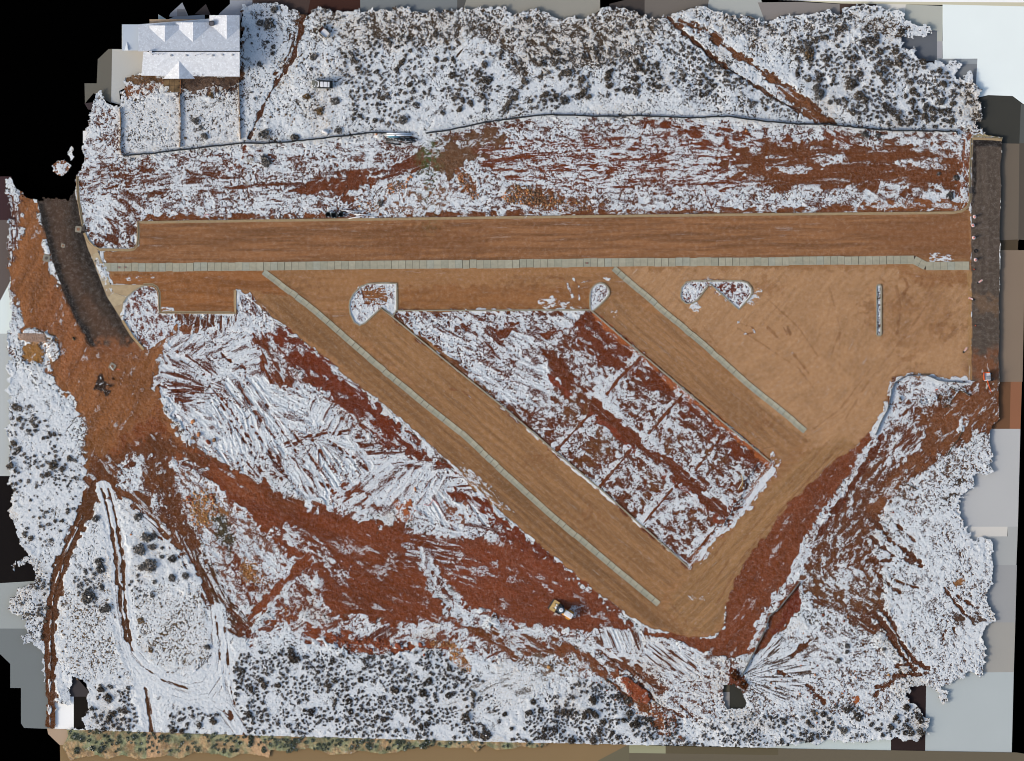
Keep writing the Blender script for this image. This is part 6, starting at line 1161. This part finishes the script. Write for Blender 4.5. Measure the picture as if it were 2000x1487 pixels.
RREG = [("990,372 1010,362 1045,366 1060,380 1090,388 1100,396 1075,402 1050,412 1040,400 1000,398 978,388", 200, 1.3, 3.4, ('brown', 'orange', 'brown', 'yellow'), 'the big rock heap above the upper kerb'),
    ("1060,388 1120,393 1150,400 1160,412 1080,414 1050,404", 110, 1.0, 2.3, ('orange', 'red', 'yellow', 'brown'), 'the long rock spill right of the big heap'),
    ("893,342 908,336 918,345 925,370 938,385 925,392 915,378 900,365", 90, 1.1, 2.8, ('orange', 'brown'), 'the narrow rock heap below the brown bare patch'),
    ("757,358 775,352 795,355 800,365 785,372 778,380 760,378", 60, 1.2, 2.8, ('orange', 'brown'), 'the small rock heap left of the green patch'),
    ("695,388 730,395 745,405 725,415 700,402", 30, 1.2, 2.6, ('orange', 'yellow', 'brown'), 'the scattered rocks above the white pipes'),
    ("375,965 395,958 412,970 425,990 420,1015 400,1030 380,1028 370,1000", 150, 1.2, 3.0, ('orange', 'yellow', 'yellow', 'orange'), 'the orange boulder heap at the lower left'),
    ("358,968 375,965 372,990 360,985", 8, 2.2, 3.6, ('red', 'orange'), 'the left rim of the orange boulder heap'), ("405,962 425,965 428,1000 420,1008 410,980", 12, 2.0, 3.6, ('red', 'brown'), 'the right rim of the orange boulder heap'),
    ("420,1012 438,1010 450,1028 458,1060 450,1078 438,1066 425,1045 417,1028", 110, 1.0, 2.2, ('olive', 'dark', 'olive'), 'the dark olive rubble heap'),
    ("466,1105 485,1100 498,1115 500,1135 480,1140 468,1125", 90, 1.0, 2.2, ('yellow', 'orange', 'yellow'), 'the tan rubble heap beside the red ruts'),
    ("485,1108 530,1090 540,1130 510,1165 490,1140", 24, 1.2, 3, ('red', 'orange'), 'the scattered red rocks right of the tan rubble'),
    ("835,1252 878,1252 880,1264 845,1266", 80, 1.0, 2.0, ('yellow', 'brown', 'orange'), 'the tan rubble strip below the red bank'), ("880,1272 905,1280 925,1305 915,1318 898,1308 884,1290", 90, 1.1, 2.3, ('yellow', 'orange'), 'the tan rubble tongue beside the bottom clearing'),
    ("555,1180 580,1190 588,1210 560,1212", 40, 1.0, 2.2, ('red', 'orange'), 'the red rubble heap above the bottom brush'), ("640,1235 700,1240 780,1258 800,1268 700,1270 650,1255", 50, 1.2, 3.4, ('red',), 'the red bank above the bottom brush'),
    ("1832,770 1850,760 1862,775 1858,795 1845,798 1830,785", 80, 1.0, 2.4, ('dark', 'brown', 'dark'), 'the dark rubble heap by the lot corner'), ("1855,757 1880,754 1890,768 1868,768", 40, 1.0, 2.0, ('dark', 'olive'), 'the dark rubble tail by the straight log'),
    ("1000,285 1300,245 1860,270 1860,400 1000,410", 70, .9, 1.8, ('orange', 'brown', 'red'), 'the scraped red strip'), ("1500,1180 1600,1130 1800,1300 1780,1400 1600,1420 1480,1380", 130, .9, 2.3, ('red', 'orange', 'brown'), 'the lower right snowfield'),
    ("1620,980 1740,880 1820,980 1760,1040 1640,1100", 40, .9, 2, ('red', 'orange'), 'the dirt band right of the lot'), ("360,880 700,840 900,1000 700,960 500,900", 60, .9, 2, ('red', 'brown'), 'the furrowed snow left of the diagonal lane'), ("1010,1262 1150,1290 1260,1340 1320,1430 1250,1400 1120,1320", 90, .9, 2.4, ('red', 'brown', 'orange'), 'the brown band above the bottom brush'),
    ("380,960 600,1090 500,1160 400,1060", 70, .8, 1.8, ('red', 'orange'), 'the debris wedge at the lower left')]
RX = [(377, 824, 5.5, 'orange', 'large pale orange boulder, topmost of the five in the snow'), (388.5, 849, 5.3, 'orange', 'large orange boulder below the topmost of the five'), (376, 855, 4.2, 'brown', 'brown boulder, leftmost of the five in the snow'), (406, 864, 6, 'red', 'large reddish boulder, lowest of the five in the snow'), (417.5, 860, 5, 'brown', 'dark brown boulder, rightmost of the five in the snow'),
    (312, 955, 2, 'brown', 'small brown stone in the snow patch of the dirt hub'), (281, 1043, 3, 'orange', 'tan boulder above the round grey bushes'), (256, 1044, 2.6, 'orange', 'tan stone left of the tan boulder above the grey bushes'), (811, 955, 4, 'orange', 'orange boulder at the head of the rubble left of the diagonal lane'), (1650, 980, 2.6, 'red', 'red boulder beside the long berm, upper'), (1631, 1010, 2.6, 'red', 'red boulder beside the long berm, lower'), (1602.5, 1093, 2.6, 'orange', 'pale orange boulder in the brown gully head'), (1745, 1001, 2.2, 'red', 'red stone at the edge of the far right snowfield'), (1698, 902, 2.5, 'red', 'red boulder beside the berm near the lot corner'),
    (778, 1262, 7.5, 'red', 'large red boulder on the bank above the bottom brush, biggest of all'), (822, 1259, 5.5, 'red', 'large red boulder on the bank, right of the biggest'), (655, 1245, 6, 'red', 'large red boulder on the bank, left of the biggest'), (739, 1254, 3.4, 'red', 'red boulder just left of the biggest one on the bank'), (829, 1279, 3.2, 'red', 'red boulder lying in the brush under the bank'), (1458, 256, 3.5, 'orange', 'tan boulder just below the long silt fence'), (736, 262, 3, 'orange', 'tan boulder at the left end of the pipe stack'), (1072, 1303, 4, 'yellow', 'yellow boulder right of the tan rubble tongue'), (659, 322, 2.4, 'red', 'red stone alone above the dark red patch'), (803, 346, 4, 'orange', 'orange boulder above the small rock heap'), (798, 350, 3.6, 'orange', 'orange boulder left of the one above the small rock heap'), (1736, 1318, 3, 'yellow', 'tan boulder beside the lower right tyre tracks'), (1596, 1393, 2.6, 'yellow', 'yellow stone above the lower right brush'), (1592, 1318, 2.6, 'orange', 'orange stone left of the lower right tyre tracks'), (1608, 1202, 2.6, 'red', 'red boulder on the edge of the brown gully'), (144, 662, 4, 'olive', 'grey stone alone on the dirt left of the curved road')]
t_ = {}
def put_rock(x_, y_, r_, c, lab, grp=None):
    v = random.randrange(7); key = (c, v)
    if key not in t_: t_[key] = np_mesh('rock', *RK[v][:2], [RM[c]])
    o = bpy.data.objects.new('rock', t_[key]); C.objects.link(o); s_ = r_*S; o.scale = (s_, s_, s_); o.rotation_euler = (random.uniform(-.3, .3), random.uniform(-.3, .3), random.uniform(0, 6.28)); o.location = (wx(x_), wy(y_), hz(x_, y_)); return tag(o, lab, 'rock', grp)
for x_, y_, r_, c, lab in RX: put_rock(x_, y_, r_*1.05, c, lab)
rk = []; rb = {}
for k, (poly, n, r0, r1, cols, ph) in enumerate(RREG):
    rb[ph] = P(poly)
    for x_, y_, r_ in region_pts(poly, n, r0, r1, 30, .0, 60+k, rp=1.6, mind=.72): rk.append((r_*1.1, x_, y_, random.choice(cols), ph))
rk.sort(key=lambda a: -a[0]); nf = 300-len(RX)
for r_, x_, y_, c, ph in rk[:nf]:
    q = rb[ph]; cx_ = (min(a for a, b in q)+max(a for a, b in q))/2; sd_ = 'left half' if x_ < cx_ else 'right half'
    lab = f"large {c} rock in {ph}, {sd_}"; put_rock(x_, y_, r_, c, lab, f"{c} rocks in {ph}, {sd_}")
for c in RM:
    it = [(r_, x_, y_) for r_, x_, y_, cc, ph in rk[nf:] if cc == c]
    if it: merge('rubble', it, RKL, [RM[c]], f"small {c} stones filling the rock heaps", 'rubble', flat=1)
